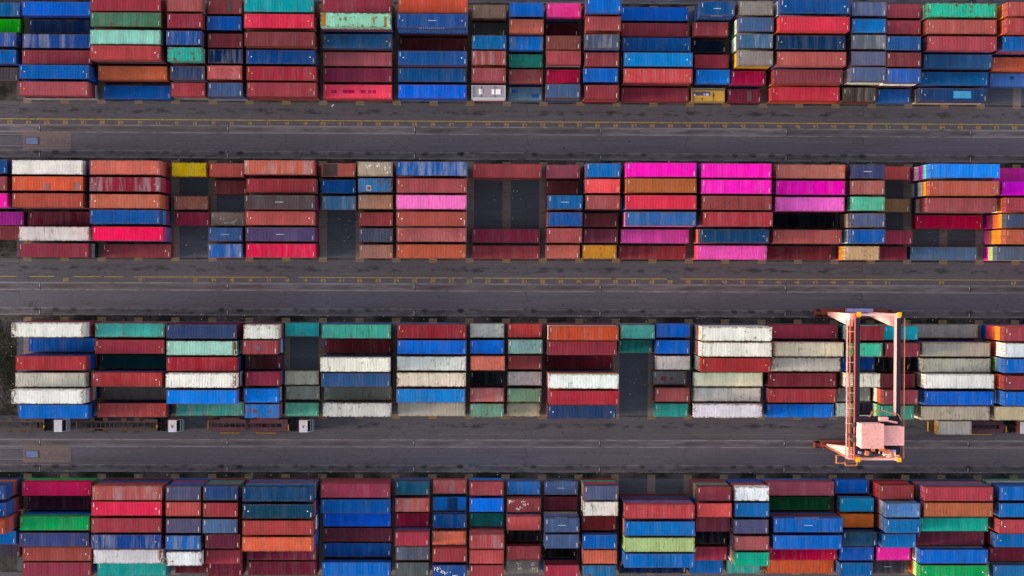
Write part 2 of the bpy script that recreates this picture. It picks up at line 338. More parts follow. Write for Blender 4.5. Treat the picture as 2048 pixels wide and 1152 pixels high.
1|-4|40|4|3|-19.82|7.52|208,196,188|dirt|salmonred,dkblue|stained off white long container between dark maroon and wine red ones in the second block
1|-4|40|5|3|-19.94|4.58|134,50,64||sagegrey,charcoal|wine red long container next below a off white one in the second block
1|-2|40|0|4|-6.85|19.08|191,94,79|dots|brickred,brick,rustorange|salmon red long container next above a wine red one in the second block
1|-2|40|1|4|-6.83|16.15|133,33,50|fade,dots|redwine,crimson,wine|faded wine red long container between salmon red and salmon orange ones in the second block
1|-2|40|2|4|-6.86|13.19|177,93,71|dots|rustorange,wine,maroon|salmon orange long container between wine red and mid blue ones in the second block
1|-2|40|3|4|-6.83|10.47|19,74,135||steel,wine,slateviolet|mid blue long container between salmon orange and crimson pink ones in the second block
1|-2|40|4|4|-6.34|7.52|228,21,80||slateviolet,slate,brick|crimson pink long container between mid blue and dark maroon ones in the second block
1|-2|40|5|1|-6.45|4.58|141,63,68|dots||dark maroon long container next below a crimson pink one in the second block
1|0|20|0|2|3.35|19.07|219,174,16|dirt|wine|stained dirty yellow short container standing alone in the second block
1|0|20|2|1|3.30|13.27|165,102,84|rust||rust-streaked brown short container next above a dark maroon one in the second block
1|0|20|3|1|3.54|10.37|147,42,66|||dark maroon short container next below a brown one in the second block
1|1|20|0|2|10.01|19.02|188,81,69||maroon|dull brick red short container next above a dark maroon one in the second block
1|1|20|1|1|10.24|16.06|120,55,52|||dark maroon short container next below a dull brick red one in the second block
1|1|20|3|1|9.82|10.40|155,132,113|whitespots||white-flecked taupe grey short container next above a steel blue one in the second block
1|1|20|4|2|9.80|7.57|62,97,144|text|brick|white-lettered steel blue short container between taupe grey and mid blue ones in second block
1|1|20|5|3|10.18|4.63|29,84,151|fade|salmonred,brick|faded mid blue short container next below a steel blue one in the second block
1|2|40|0|4|19.97|19.25|179,89,70|fade|plum,maroon,rustorange|faded salmon red long container next above a brick red one in the second block
1|2|40|1|3|20.03|16.17|155,58,67||grey,navy|brick red long container between salmon red and grey violet ones in the second block
1|2|40|2|4|20.07|13.17|76,62,64|text|plum,purple,brick|white-lettered grey violet long container between brick red and salmon red ones in second block
1|2|40|3|3|19.84|10.42|175,81,79|dots|plum,plum|salmon red long container between grey violet and violet blue ones in the second block
1|2|40|4|3|19.89|7.58|79,64,98|text|purple,maroon|white-lettered violet blue long container between salmon red and crimson pink ones in second block
1|2|40|5|3|20.01|4.70|209,23,70|dirt|maroon,maroon|stained crimson pink long container next below a violet blue one in the second block
1|4|20|0|2|29.89|19.14|198,97,83|half|brick|two-toned dull brick red short container next above a dark blue one in second block
1|4|20|1|2|29.92|16.18|12,78,141||slate|dark blue short container between dull brick red and steel blue ones in the second block
1|4|20|2|2|29.98|13.27|68,117,150|fade|maroon|faded steel blue short container next below a dark blue one in the second block
1|5|20|0|4|36.75|19.09|163,144,123|whitespots|dkblue,wine,navy|white-flecked beige short container next above a steel blue one in the second block
1|5|20|1|3|36.62|16.33|50,121,178|heavyrust,redsquare|grey,dkblue|heavily rusted steel blue short container between beige and tan ones in the second block
1|5|20|2|3|36.64|13.39|147,111,90||brick,salmonred|tan short container between steel blue and dull brick red ones in the second block
1|5|20|3|2|36.55|10.41|142,64,66||brick|dull brick red short container between tan and greyish blue ones in the second block
1|5|20|4|2|36.61|7.55|70,78,95|rust|steel|rust-streaked greyish blue short container between dull brick red and dusty salmon ones in second
1|5|20|5|2|36.61|4.63|149,105,91||maroon|dusty salmon short container next below a greyish blue one in the second block
1|6|40|0|5|46.76|19.00|9,80,149|fade|salmonred,maroon,offwhite,offwhite|faded mid blue long container next above a salmon red one in the second block
1|6|40|1|5|46.75|16.05|148,68,70|dots|maroon,brick,brick,brick|salmon red long container between mid blue and pale pink ones in the second block
1|6|40|2|5|46.68|13.20|231,106,176|stain|brickred,redbrick,steel,grey|smudged pale pink long container between salmon red and salmon red ones in the second block
1|6|40|3|5|46.70|10.30|154,70,61|dots|offwhite,slate,slate,slate|salmon red long container between pale pink and salmon red ones in the second block
1|6|40|4|4|46.65|7.58|161,86,88|dots|maroon,brick,maroon|salmon red long container between salmon red and orange ones in the second block
1|6|40|5|4|46.62|4.66|168,79,57|dots|maroon,maroon,rustorange|orange long container next below a salmon red one in the second block
1|8|40|0|3|59.91|19.01|167,68,70||brick,salmonred|wine red long container standing alone in the second block
1|8|40|4|1|59.84|7.57|140,44,68|||wine red long container next above a dark maroon one in the second block
1|8|40|5|1|59.81|4.60|138,54,60|||dark maroon long container next below a wine red one in the second block
1|10|20|0|2|69.90|19.08|168,82,94||maroon|wine red short container, first down in the eleventh column of the second block
1|10|20|1|1|69.92|16.32|113,58,56|||dark maroon short container between wine red and navy blue ones in the second block
1|10|20|2|4|70.07|13.40|19,87,137|text|amber,plum,plum|white-lettered navy blue short container between dark maroon and navy blue ones in second block
1|10|20|3|4|70.07|10.40|25,75,139|rustedge|amber,plum,brickred|rust-edged navy blue short container between navy blue and salmon red ones in second block
1|10|20|4|4|70.03|7.59|148,67,68||salmonred,navy,salmonred|salmon red short container between navy blue and salmon orange ones in the second block
1|10|20|5|2|69.94|4.72|179,96,82||salmonred|salmon orange short container next below a salmon red one in the second block
1|11|20|0|4|76.75|19.04|7,100,167|dirt|redbrick,maroon,dkblue|stained azure blue short container next above a bright coral one in the second block
1|11|20|1|4|76.68|16.27|223,79,83||rustorange,navy,blue|bright coral short container between azure blue and brick red ones in the second block
1|11|20|2|4|76.69|13.42|151,72,72|dirt|maroon,steelnavy,grey|stained brick red short container between bright coral and dark maroon ones in the second block
1|11|20|3|2|76.70|10.42|113,56,59||slate|dark maroon short container between brick red and dark maroon ones in the second block
1|11|20|4|2|76.73|7.61|115,52,66||salmonred|dark maroon short container between dark maroon and amber orange ones in the second block
1|11|20|5|2|76.52|4.73|194,132,41|dirt|plum|stained amber orange short container next below a dark maroon one in the second block
1|12|40|0|5|86.66|19.00|231,15,165||hotpink,maroon,grey,offwhite|hot pink long container next above a tan orange one in the second block
1|12|40|1|5|86.70|16.27|161,87,46||orange,beige,redbrick,blue|tan orange long container between hot pink and bright red ones in the second block
1|12|40|2|5|86.70|13.37|199,47,69||steel,blue,blue,offwhite|bright red long container between tan orange and steel blue ones in the second block
1|12|40|3|5|86.66|10.47|45,91,147|rust|pink,redwine,wine,plum|rust-streaked steel blue long container between bright red and magenta pink ones in second block
1|12|40|4|2|86.46|7.58|198,67,153||grey|magenta pink long container between steel blue and dark maroon ones in the second block
1|12|40|5|1|86.29|4.66|134,46,51|||dark maroon long container next below a magenta pink one in the second block
1|14|40|0|5|99.76|18.94|231,22,166||blue,navy,navy,salmonred|hot pink long container next above a hot pink one in the second block
1|14|40|1|5|99.79|16.13|231,26,169||dkblue,wine,brick,redbrick|hot pink long container between hot pink and dull brick red ones in the second block
1|14|40|2|5|99.87|13.31|131,57,58||steelnavy,brickred,slate,salmonred|dull brick red long container between hot pink and brick red ones in the second block
1|14|40|3|5|100.07|10.50|153,49,57||redbrick,blue,steel,offwhite|brick red long container between dull brick red and navy blue ones in the second block
1|14|40|4|4|99.92|7.57|20,63,102|dots|orange,redbrick,salmonorange|navy blue long container between brick red and hot pink ones in the second block
1|14|40|5|3|99.99|4.70|231,78,169|stain|red,coral|smudged hot pink long container next below a navy blue one in the second block
1|16|40|0|4|113.28|19.00|178,101,87||maroon,salmonred,grey|dusty salmon long container next above a magenta one in the second block
1|16|40|1|4|113.29|16.15|231,5,163||slate,grey,brick|magenta long container between dusty salmon and pale pink ones in the second block
1|16|40|2|4|113.18|13.27|231,96,181||wine,redbrick,wine|pale pink long container between magenta and navy blue ones in the second block
1|16|40|3|1|113.38|10.61|8,22,35|||navy blue long container between pale pink and dull brick red ones in the second block
1|16|40|4|3|113.32|7.58|161,79,74|dots|redbrick,dkblue|dull brick red long container between navy blue and dark maroon ones in the second block
1|16|40|5|1|112.78|4.68|110,41,49|||dark maroon long container next below a dull brick red one in the second block
1|18|20|0|4|123.40|19.05|56,61,95|text|rustorange,maroon,navy|white-lettered slate blue short container next above a salmon orange one in the second block
1|18|20|1|4|123.38|16.23|154,87,79|dirt|offwhite,slate,blue|stained salmon orange short container between slate blue and turquoise green ones in the second block
1|18|20|2|4|123.40|13.39|77,166,133|stain|maroon,redbrick,plum|smudged turquoise green short container between salmon orange and steel blue ones in the second block
1|18|20|3|4|123.50|10.47|73,83,112|rust|beige,brown,taupe|rust-streaked steel blue short container between turquoise green and mid blue ones in second block
1|18|20|4|4|123.51|7.64|12,77,143||white,tealpale,navy|mid blue short container between steel blue and beige ones in the second block
1|18|20|5|3|123.14|4.71|193,155,115|dirt|yellow,pinkred|stained beige short container next below a mid blue one in the second block
1|19|20|0|1|129.90|19.25|192,82,79|||wine red short container standing alone in the second block
1|19|20|2|1|129.94|13.40|149,114,81|||brown short container standing alone in the second block
1|19|20|4|2|129.75|7.60|147,51,71||wine|wine red short container, third down in the seventeenth column of the second block
1|19|20|5|1|129.47|4.71|122,39,54|||dark maroon short container next below a wine red one in the second block
1|20|40|0|5|139.82|19.10|7,120,211||tealpale,hotpink,cream,magentapink|azure blue long container next above a salmon orange one in the second block
1|20|40|1|5|139.77|16.13|166,80,66|dots|amber,offwhite,charcoal,silver|salmon orange long container between azure blue and dull brick red ones in the second block
1|20|40|2|4|140.06|13.25|148,75,79||brick,beige,charcoal|dull brick red long container between salmon orange and crimson ones in the second block
1|20|40|3|1|140.15|10.43|189,6,67|dots||crimson long container next below a dull brick red one in the second block
1|20|40|5|1|139.26|4.71|77,101,131|||greyish blue long container standing alone in the second block
1|22|40|0|2|153.20|18.93|205,39,141||brickred|purple long container next above a magenta one in the second block
1|22|40|1|4|153.30|16.21|231,5,213||slate,brickred,maroon|magenta long container between purple and brick red ones in the second block
1|22|40|2|5|153.19|13.24|150,58,70||amber,cream,charcoal,dkblue|brick red long container between magenta and slate blue ones in the second block
1|22|40|3|5|153.27|10.43|62,68,91||amber,orange,plum,magenta|slate blue long container between brick red and salmon red ones in the second block
1|22|40|4|5|153.15|7.67|169,82,62||amber,amber,brick,purple|salmon red long container between slate blue and slate blue ones in the second block
1|22|40|5|3|153.39|4.75|83,96,118||lime,hotpink|slate blue long container next below a salmon red one in the second block
2|-4|40|0|5|-19.66|-9.26|222,218,204|rustend|silver,brickred,maroon,brick|rusty-ended cream long container next above a strong blue one in the third block
2|-4|40|1|1|-19.62|-12.33|15,93,181|||strong blue long container between cream and brick red ones in the third block
2|-4|40|2|4|-19.70|-15.15|160,50,56|dots|blue,blue,salmonred|brick red long container between strong blue and off white ones in the third block
2|-4|40|3|4|-19.79|-18.05|190,182,166|dirt|charcoal,silver,redbrick|stained off white long container between brick red and cream ones in the third block
2|-4|40|4|5|-19.67|-20.79|222,217,207|rustend|silver,brick,grey,steelnavy|rusty-ended cream long container between off white and bright blue ones in the third block
2|-4|40|5|3|-19.95|-23.85|7,100,185||mblue,silver|bright blue long container next below a cream one in the third block
2|-2|40|0|3|-6.55|-9.45|64,163,150|rust|maroon,salmonred|rust-streaked teal long container next above a wine red one in the third block
2|-2|40|1|3|-6.57|-12.37|148,51,63|dots|maroon,wine|wine red long container between teal and dark teal ones in the third block
2|-2|40|2|1|-6.81|-15.31|13,71,77|||dark teal long container between wine red and wine red ones in the third block
2|-2|40|3|4|-6.51|-18.00|161,51,51|dots|steelnavy,plum,redbrick|wine red long container between dark teal and grey ones in the third block
2|-2|40|4|1|-6.44|-20.91|101,96,90|dirt||stained grey long container between wine red and dull brick red ones in the third block
2|-2|40|5|2|-6.76|-23.79|158,66,63||dkblue|dull brick red long container next below a grey one in the third block
2|0|40|0|4|6.48|-9.53|46,60,95||maroon,maroon,maroon|slate blue long container next above a pale seafoam one in the third block
2|0|40|1|4|6.53|-12.43|151,194,175|rustend,endright|steelnavy,offwhite,plum|rusty-ended pale seafoam long container between slate blue and brick red ones in third block
2|0|40|2|4|6.53|-15.24|157,37,50|dirt|navy,navy,brick|stained brick red long container between pale seafoam and white ones in the third block
2|0|40|3|5|6.90|-17.94|226,220,207|rustend,endright|maroon,silver,navy,steel|rusty-ended white long container between brick red and bright blue ones in the third block
2|0|40|4|4|6.52|-20.99|7,119,213||brick,maroon,offwhite|bright blue long container between white and teal ones in the third block
2|0|40|5|1|6.65|-23.79|64,154,137|fade||faded teal long container next below a bright blue one in the third block
2|2|20|0|4|16.85|-9.54|207,205,192|rust|silver,brick,maroon|rust-streaked off white short container next above a brick red one in the third block
2|2|20|1|4|16.74|-12.26|142,59,62|greysquare|steelnavy,silver,navy|grey-square-marked brick red short container between off white and dark maroon ones in third
2|2|20|2|2|16.78|-15.13|84,38,43||navy|dark maroon short container between brick red and wine red ones in the third block
2|2|20|3|3|16.84|-17.96|153,48,65||navy,navy|wine red short container between dark maroon and bright blue ones in the third block
2|2|20|4|3|16.58|-20.93|8,118,203||silver,charcoal|bright blue short container between wine red and azure blue ones in the third block
2|2|20|5|3|16.71|-23.67|14,108,180|heavyrust|brick,maroon|heavily rusted azure blue short container next below a bright blue one in the third block
2|3|20|0|1|23.18|-9.47|38,166,164|dirt||stained teal short container standing alone in the third block
2|3|20|3|1|23.15|-18.15|191,182,159|dirt||stained pale grey short container next above a grey one in the third block
2|3|20|4|1|23.33|-20.81|134,133,119|dirt||stained grey short container between pale grey and sage green ones in the third block
2|3|20|5|1|23.17|-23.85|87,162,135|dirt||stained sage green short container next below a grey one in the third block
2|4|40|0|3|33.31|-9.54|59,151,132|dirt|slate,slate|stained teal long container next above a dark maroon one in the third block
2|4|40|1|1|33.19|-12.38|112,41,45|||dark maroon long container between teal and cream ones in the third block
2|4|40|2|4|33.34|-15.26|222,215,196|dirt|blue,maroon,offwhite|stained cream long container between dark maroon and steel blue ones in the third block
2|4|40|3|3|33.26|-18.12|44,80,124|dirt|maroon,maroon|stained steel blue long container between cream and grey ones in the third block
2|4|40|4|1|33.23|-20.91|111,115,104|rust||rust-streaked grey long container between steel blue and off white ones in the third block
2|4|40|5|2|33.28|-23.67|200,196,185|rust|grey|rust-streaked off white long container next below a grey one in the third block
2|6|40|0|3|46.67|-9.48|130,33,44|dots|slate,grey|wine red long container next above a bright blue one in the third block
2|6|40|1|3|46.68|-12.28|7,93,182||blue,brickred|bright blue long container between wine red and off white ones in the third block
2|6|40|2|3|46.65|-15.17|200,198,187|dirt|brickred,blue|stained off white long container between bright blue and cream ones in the third block
2|6|40|3|3|46.59|-18.04|211,194,170|rust|plum,offwhite|rust-streaked cream long container between off white and azure blue ones in the third block
2|6|40|4|3|46.53|-20.91|9,114,179|dirt|brick,rustorange|stained azure blue long container between cream and grey ones in the third block
2|6|40|5|1|46.52|-23.79|182,171,153|||grey long container next below a azure blue one in the third block
2|8|20|0|2|56.47|-9.42|188,184,171|dirt|maroon|stained blue grey short container next above a bright blue one in the third block
2|8|20|1|2|56.50|-12.36|9,125,231||grey|bright blue short container between blue grey and bright coral ones in the third block
2|8|20|2|3|56.59|-15.13|193,102,85|dirt|redbrick,maroon|stained bright coral short container between bright blue and charcoal ones in the third block
2|8|20|3|1|56.49|-18.03|19,31,37|||charcoal short container between bright coral and salmon red ones in the third block
2|8|20|4|2|56.51|-20.94|182,97,89|fade|dkblue|faded salmon red short container between charcoal and sage green ones in the third block
2|8|20|5|2|56.48|-23.73|97,138,115|rust|maroon|rust-streaked sage green short container next below a salmon red one in the third block
2|9|20|0|2|63.23|-9.40|183,56,56|dirt|brick|stained brick red short container next above a sage grey one in the third block
2|9|20|1|3|63.26|-12.17|115,150,147|dirt|wine,slate|stained sage grey short container between brick red and wine red ones in the third block
2|9|20|2|2|63.25|-15.08|136,61,61||grey|wine red short container between sage grey and pale grey ones in the third block
2|9|20|3|2|63.22|-17.98|154,149,147|dirt|maroon|stained pale grey short container between wine red and sage grey ones in the third block
2|9|20|4|2|63.20|-21.00|99,133,108|rust|steel|rust-streaked sage grey short container between pale grey and grey ones in the third block
2|9|20|5|1|63.12|-23.81|182,172,141|rust||rust-streaked grey short container next below a sage grey one in the third block
2|10|40|0|5|73.27|-9.52|173,66,37|dirt|offwhite,plum,redbrick,salmonred|stained orange long container next above a wine red one in the third block
2|10|40|1|4|73.19|-12.24|138,50,64||maroon,blue,brick|wine red long container between orange and dark maroon ones in the third block
2|10|40|2|1|73.15|-15.20|93,26,39|||dark maroon long container between wine red and white ones in the third block
2|10|40|3|5|73.30|-17.91|222,222,213|dirt|amber,redbrick,slate,steel|stained white long container between dark maroon and bright red ones in the third block
2|10|40|4|5|73.38|-20.75|156,42,54||salmonorange,plum,wine,steelnavy|bright red long container between white and slate blue ones in the third block
2|10|40|5|3|73.35|-23.71|38,62,100|dots|salmon,orange|slate blue long container next below a bright red one in the third block
2|12|20|0|3|83.19|-9.43|83,166,150|dirt|maroon,grey|stained pale teal short container next above a dark teal one in the third block
2|12|20|1|1|83.27|-12.29|10,127,118|dirt||stained dark teal short container next below a pale teal one in the third block
2|13|20|0|2|89.80|-9.31|7,100,193||navy|bright blue short container next above a bright blue one in the third block
2|13|20|1|2|89.77|-12.25|7,103,200||salmonred|bright blue short container between bright blue and pale grey ones in the third block
2|13|20|2|2|89.87|-15.10|214,200,190|dirt|navy|stained pale grey short container between bright blue and grey ones in the third block
2|13|20|3|1|89.56|-17.95|116,115,113|redsquares||red-square-marked grey short container between pale grey and brick red ones in third block
2|13|20|4|2|89.77|-20.86|153,74,74||maroon|brick red short container between grey and teal ones in the third block
2|13|20|5|1|89.91|-23.83|45,153,141|dirt||stained teal short container next below a brick red one in the third block
2|14|40|0|5|100.04|-9.55|222,218,204|rust|cream,salmonorange,silver,navy|rust-streaked cream long container next above a cream one in the third block
2|14|40|1|5|100.05|-12.27|222,215,200|dirt|cream,redbrick,cream,grey|stained cream long container between cream and brick red ones in the third block
2|14|40|2|5|99.95|-14.99|142,41,43|dots|salmonorange,tealpale,beige,maroon|brick red long container between cream and off white ones in the third block
2|14|40|3|2|99.82|-18.05|231,223,188||slate|off white long container between brick red and off white ones in the third block
2|14|40|4|1|99.97|-20.98|223,220,210|dirt||stained off white long container between off white and white ones in the third block
2|14|40|5|2|99.81|-23.71|211,205,211|rust|salmonred|rust-streaked white long container next below a off white one in the third block
2|16|40|0|2|113.35|-9.45|159,58,76|dots|brick|wine red long container next above a off white one in the third block
2|16|40|1|4|113.23|-12.35|206,193,164|dirt|plum,slate,maroon|stained off white long container between wine red and pale grey ones in the third block
2|16|40|2|3|113.25|-15.15|186,178,167|rust|maroon,rustorange|rust-streaked pale grey long container between off white and wine red ones in third block
2|16|40|3|2|113.13|-18.10|114,40,53|dots|maroon|wine red long container between pale grey and brick red ones in the third block
2|16|40|4|2|113.21|-20.93|151,53,59|dots|steelnavy|brick red long container between wine red and azure blue ones in the third block
2|16|40|5|1|113.32|-23.90|7,110,205|||azure blue long container next below a brick red one in the third block
2|18|20|0|4|123.41|-9.46|121,36,48||cream,teal,sageteal|wine red short container next above a turquoise green one in the third block
2|18|20|1|4|123.18|-12.40|54,170,137|rust|maroon,maroon,maroon|rust-streaked turquoise green short container between wine red and strong blue ones in third block
2|18|20|2|2|123.14|-15.15|15,76,153||redbrick|strong blue short container between turquoise green and cream ones in the third block
2|18|20|3|3|123.46|-17.95|220,215,198|dirt|cream,yellow|stained cream short container between strong blue and grey ones in the third block
2|18|20|4|1|122.99|-20.91|131,139,135|||grey short container between cream and grey ones in the third block
2|18|20|5|1|122.81|-23.69|165,185,174|dirt||stained grey short container next below a grey one in the third block
2|19|20|0|3|130.20|-9.49|17,179,192||rustorange,offwhite|turquoise short container next above a wine red one in the third block
2|19|20|1|4|129.79|-12.40|118,46,57||blue,rustorange,navy|wine red short container between turquoise and charcoal ones in the third block
2|19|20|2|2|129.51|-15.15|7,10,18||maroon|charcoal short container between wine red and dark maroon ones in the third block
2|19|20|3|3|129.65|-18.02|88,30,44||maroon,redbrick|dark maroon short container between charcoal and wine red ones in the third block
2|19|20|4|4|129.58|-20.75|127,59,70||orange,cream,brick|wine red short container between dark maroon and sage green ones in the third block
2|19|20|5|3|129.54|-23.67|59,139,121||lime,steel|sage green short container next below a wine red one in the third block
2|20|40|0|1|139.46|-9.36|148,144,139|||grey long container next above a pale grey one in the third block
2|20|40|1|3|140.10|-12.43|171,160,140|fade|salmonred,blue|faded pale grey long container between grey and off white ones in the third block
2|20|40|2|3|140.15|-15.24|169,168,155|dirt|steel,maroon|stained off white long container between pale grey and cream ones in the third block
2|20|40|3|4|139.98|-17.93|222,220,211||cream,beige,brickred|cream long container between off white and bright blue ones in the third block
2|20|40|4|4|139.94|-20.92|7,89,181|dirt|steel,charcoal,maroon|stained bright blue long container between cream and pale grey ones in the third block
2|20|40|5|3|140.06|-23.79|175,164,142|dirt|cream,grey|stained pale grey long container next below a bright blue one in the third block
2|22|40|0|5|153.12|-9.42|163,65,72|dots|amber,orange,red,blue|brick red long container next above a white one in the third block
2|22|40|1|5|153.32|-12.26|224,222,218||cream,redbrick,orange,teal|white long container between brick red and bright blue ones in the third block
2|22|40|2|5|153.26|-15.01|7,101,185||steel,lime,teal,maroon|bright blue long container between white and brick red ones in the third block
2|22|40|3|5|153.16|-17.95|150,61,66|dots|orange,rustorange,brick,offwhite|brick red long container between bright blue and bright blue ones in the third block
2|22|40|4|5|153.25|-20.75|7,99,184||steel,silver,grey,maroon|bright blue long container between brick red and off white ones in the third block
2|22|40|5|3|153.22|-23.81|202,183,144||maroon,wine|off white long container next below a bright blue one in the third block
3|-6|40|0|4|-33.73|-37.82|8,60,124|dots|navy,salmonorange,navy|mid blue long container next above a mid blue one in the bottom block
3|-6|40|1|4|-33.64|-40.86|13,76,151|dots|steelnavy,brickred,brick|mid blue long container between mid blue and salmon orange ones in the bottom block
3|-6|40|2|5|-33.05|-43.42|153,66,53||brickred,brick,maroon,offwhite|salmon orange long container between mid blue and mid blue ones in the bottom block
3|-6|40|3|2|-33.37|-46.56|7,99,174||maroon|mid blue long container between salmon orange and charcoal ones in the bottom block
3|-6|40|4|1|-33.39|-49.34|68,58,72|||charcoal long container next below a mid blue one in the bottom block
3|-4|40|0|2|-20.10|-37.86|202,28,84|dots|green|crimson long container next above a dark maroon one in the bottom block
3|-4|40|1|1|-19.82|-40.70|66,30,50|||dark maroon long container between crimson and bright green ones in the bottom block
3|-4|40|2|3|-19.74|-43.61|9,153,82|dirt|blue,navy|stained bright green long container between dark maroon and violet blue ones in the bottom block
3|-4|40|3|3|-19.82|-46.51|56,66,113|dots|brickred,salmonred|violet blue long container between bright green and salmon red ones in the bottom block
3|-4|40|4|2|-20.04|-49.50|153,71,64|dots|brick|salmon red long container between violet blue and brick red ones in the bottom block
3|-4|40|5|2|-20.07|-52.22|138,52,69||steelnavy|brick red long container next below a salmon red one in the bottom block
3|-2|40|0|4|-6.46|-37.86|166,78,73|fade,dots|brick,navy,maroon|faded dusty salmon long container next above a bright red one in the bottom block
3|-2|40|1|4|-6.54|-40.58|208,41,72|dots|brick,maroon,slate|bright red long container between dusty salmon and brick red ones in the bottom block
3|-2|40|2|4|-6.60|-43.52|146,53,62||steel,offwhite,redbrick|brick red long container between bright red and navy blue ones in the bottom block
3|-2|40|3|4|-6.61|-46.40|22,60,121|dots,fade|plum,salmonred,salmonred|faded navy blue long container between brick red and white ones in the bottom block
3|-2|40|4|3|-6.80|-49.46|211,205,205|rustend,endright|navy,grey|rusty-ended white long container between navy blue and turquoise ones in the bottom block
3|-2|40|5|2|-6.75|-52.22|21,146,139|dirt|steel|stained turquoise long container next below a white one in the bottom block
3|0|20|0|4|3.35|-37.91|77,74,99||blue,redbrick,mblue|violet blue short container next above a salmon red one in the bottom block
3|0|20|1|4|3.35|-40.65|168,66,65||salmonred,maroon,grey|salmon red short container between violet blue and slate blue ones in the bottom block
3|0|20|2|4|3.38|-43.59|79,74,98||brickred,blue,steel|slate blue short container between salmon red and mid blue ones in the bottom block
3|0|20|3|4|3.32|-46.54|23,91,156|fade|maroon,redbrick,navy|faded mid blue short container between slate blue and white ones in the bottom block
3|0|20|4|4|3.48|-49.39|222,220,218|rust|maroon,wine,blue|rust-streaked white short container between mid blue and wine red ones in the bottom block
3|0|20|5|1|3.55|-52.22|94,27,40|||wine red short container next below a white one in the bottom block
3|1|20|0|4|9.86|-37.86|39,64,106|rustedge|taupe,teal,brick|rust-edged navy blue short container next above a brick red one in the bottom block
3|1|20|1|4|9.82|-40.79|147,52,58|dirt|navy,plum,maroon|stained brick red short container between navy blue and slate blue ones in the bottom block
3|1|20|2|4|9.78|-43.66|73,99,134|dirt|rustorange,grey,dkblue|stained slate blue short container between brick red and dark maroon ones in the bottom block
3|1|20|3|4|10.22|-46.32|88,32,51||plum,salmonred,brickred|dark maroon short container between slate blue and wine red ones in the bottom block
3|1|20|4|3|9.84|-49.50|153,57,68||salmonred,brickred|wine red short container between dark maroon and wine red ones in the bottom block
3|1|20|5|2|9.86|-52.22|101,31,50||maroon|wine red short container next below a wine red one in the bottom block
3|2|40|0|5|20.18|-37.66|20,61,97||tealblue,wine,tealblue,maroon|navy blue long container next above a navy blue one in the bottom block
3|2|40|1|5|20.21|-40.62|19,59,81|dots|redbrick,blue,maroon,steel|navy blue long container between navy blue and salmon red ones in the bottom block
3|2|40|2|5|20.18|-43.49|152,58,57||maroon,offwhite,steel,maroon|salmon red long container between navy blue and salmon orange ones in the bottom block
3|2|40|3|5|20.14|-46.36|205,92,63|dirt|steelnavy,maroon,blue,maroon|stained salmon orange long container between salmon red and wine red ones in the bottom block
3|2|40|4|2|19.95|-49.34|108,32,55||blue|wine red long container between salmon orange and wine red ones in the bottom block
3|2|40|5|2|20.04|-52.06|99,30,46||maroon|wine red long container next below a wine red one in the bottom block
3|4|40|0|3|33.23|-37.77|163,60,80|dots|brick,brick|wine red long container next above a strong blue one in the bottom block
3|4|40|1|3|33.27|-40.54|9,86,155||blue,maroon|strong blue long container between wine red and strong blue ones in the bottom block
3|4|40|2|1|33.16|-43.74|12,100,211|||strong blue long container between strong blue and dark maroon ones in the bottom block
3|4|40|3|1|33.28|-46.46|94,42,55|||dark maroon long container between strong blue and dark blue ones in the bottom block
3|4|40|4|1|33.21|-49.18|11,71,139|||dark blue long container between dark maroon and azure blue ones in the bottom block
3|4|40|5|2|33.25|-52.22|7,97,177||navy|azure blue long container next below a dark blue one in the bottom block
3|6|20|0|2|43.20|-37.66|27,84,110|rustedge|slateviolet|rust-edged navy blue short container next above a dusty salmon one in the bottom block
3|6|20|1|2|43.21|-40.68|195,90,81|fade|plum|faded dusty salmon short container between navy blue and crimson ones in the bottom block
3|6|20|2|1|43.14|-43.74|158,31,68|||crimson short container between dusty salmon and wine red ones in the bottom block
3|6|20|3|3|43.28|-46.32|157,52,68||slateviolet,brick|wine red short container between crimson and greyish blue ones in the bottom block
3|6|20|4|2|43.29|-49.34|82,91,108|rust|dkblue|rust-streaked greyish blue short container between wine red and greyish blue ones in bottom block
3|6|20|5|2|43.23|-52.22|79,86,85||steelnavy|greyish blue short container next below a greyish blue one in the bottom block
3|7|20|0|1|49.85|-37.78|198,93,89|fade||faded salmon orange short container next above a strong blue one in the bottom block
3|7|20|1|1|49.82|-40.84|17,118,197|darkpatches||dark-patched strong blue short container between salmon orange and dark blue ones in bottom block
3|7|20|2|2|49.89|-43.59|7,67,123||grey|dark blue short container between strong blue and orange ones in the bottom block
3|7|20|3|2|49.85|-46.62|231,121,93||grey|orange short container between dark blue and brick red ones in the bottom block
3|7|20|4|3|49.98|-49.19|142,54,59||blue,blue|brick red short container between orange and navy blue ones in the bottom block
3|7|20|5|3|49.94|-52.22|31,70,130|whitespots|blue,brickred|white-flecked navy blue short container next below a brick red one in the bottom block
3|8|20|0|2|56.48|-37.73|155,67,71||azure|brick red short container next above a bright blue one in the bottom block
3|8|20|1|2|56.49|-40.68|7,113,220||navy|bright blue short container between brick red and dark teal ones in the bottom block
3|8|20|2|1|56.51|-43.73|23,128,123|dirt||stained dark teal short container between bright blue and salmon red ones in the bottom block
3|8|20|3|4|56.54|-46.34|156,67,70|fade|brickred,wine,plum|faded salmon red short container between dark teal and bright coral ones in the bottom block
3|8|20|4|3|56.52|-49.50|178,75,76|dirt|navy,brick|stained bright coral short container between salmon red and salmon red ones in the bottom block
3|8|20|5|3|56.55|-52.22|142,56,61||redbrick,offwhite|salmon red short container next below a bright coral one in the bottom block
3|9|20|0|1|63.16|-37.98|54,124,195|rust||rust-streaked steel blue short container next above a dull brick red one in bottom block
3|9|20|1|2|63.18|-40.73|138,63,69|whitespots|brickred|white-flecked dull brick red short container between steel blue and salmon red ones in bottom
3|9|20|2|3|63.12|-43.55|181,75,75||steel,steel|salmon red short container between dull brick red and charcoal ones in the bottom block
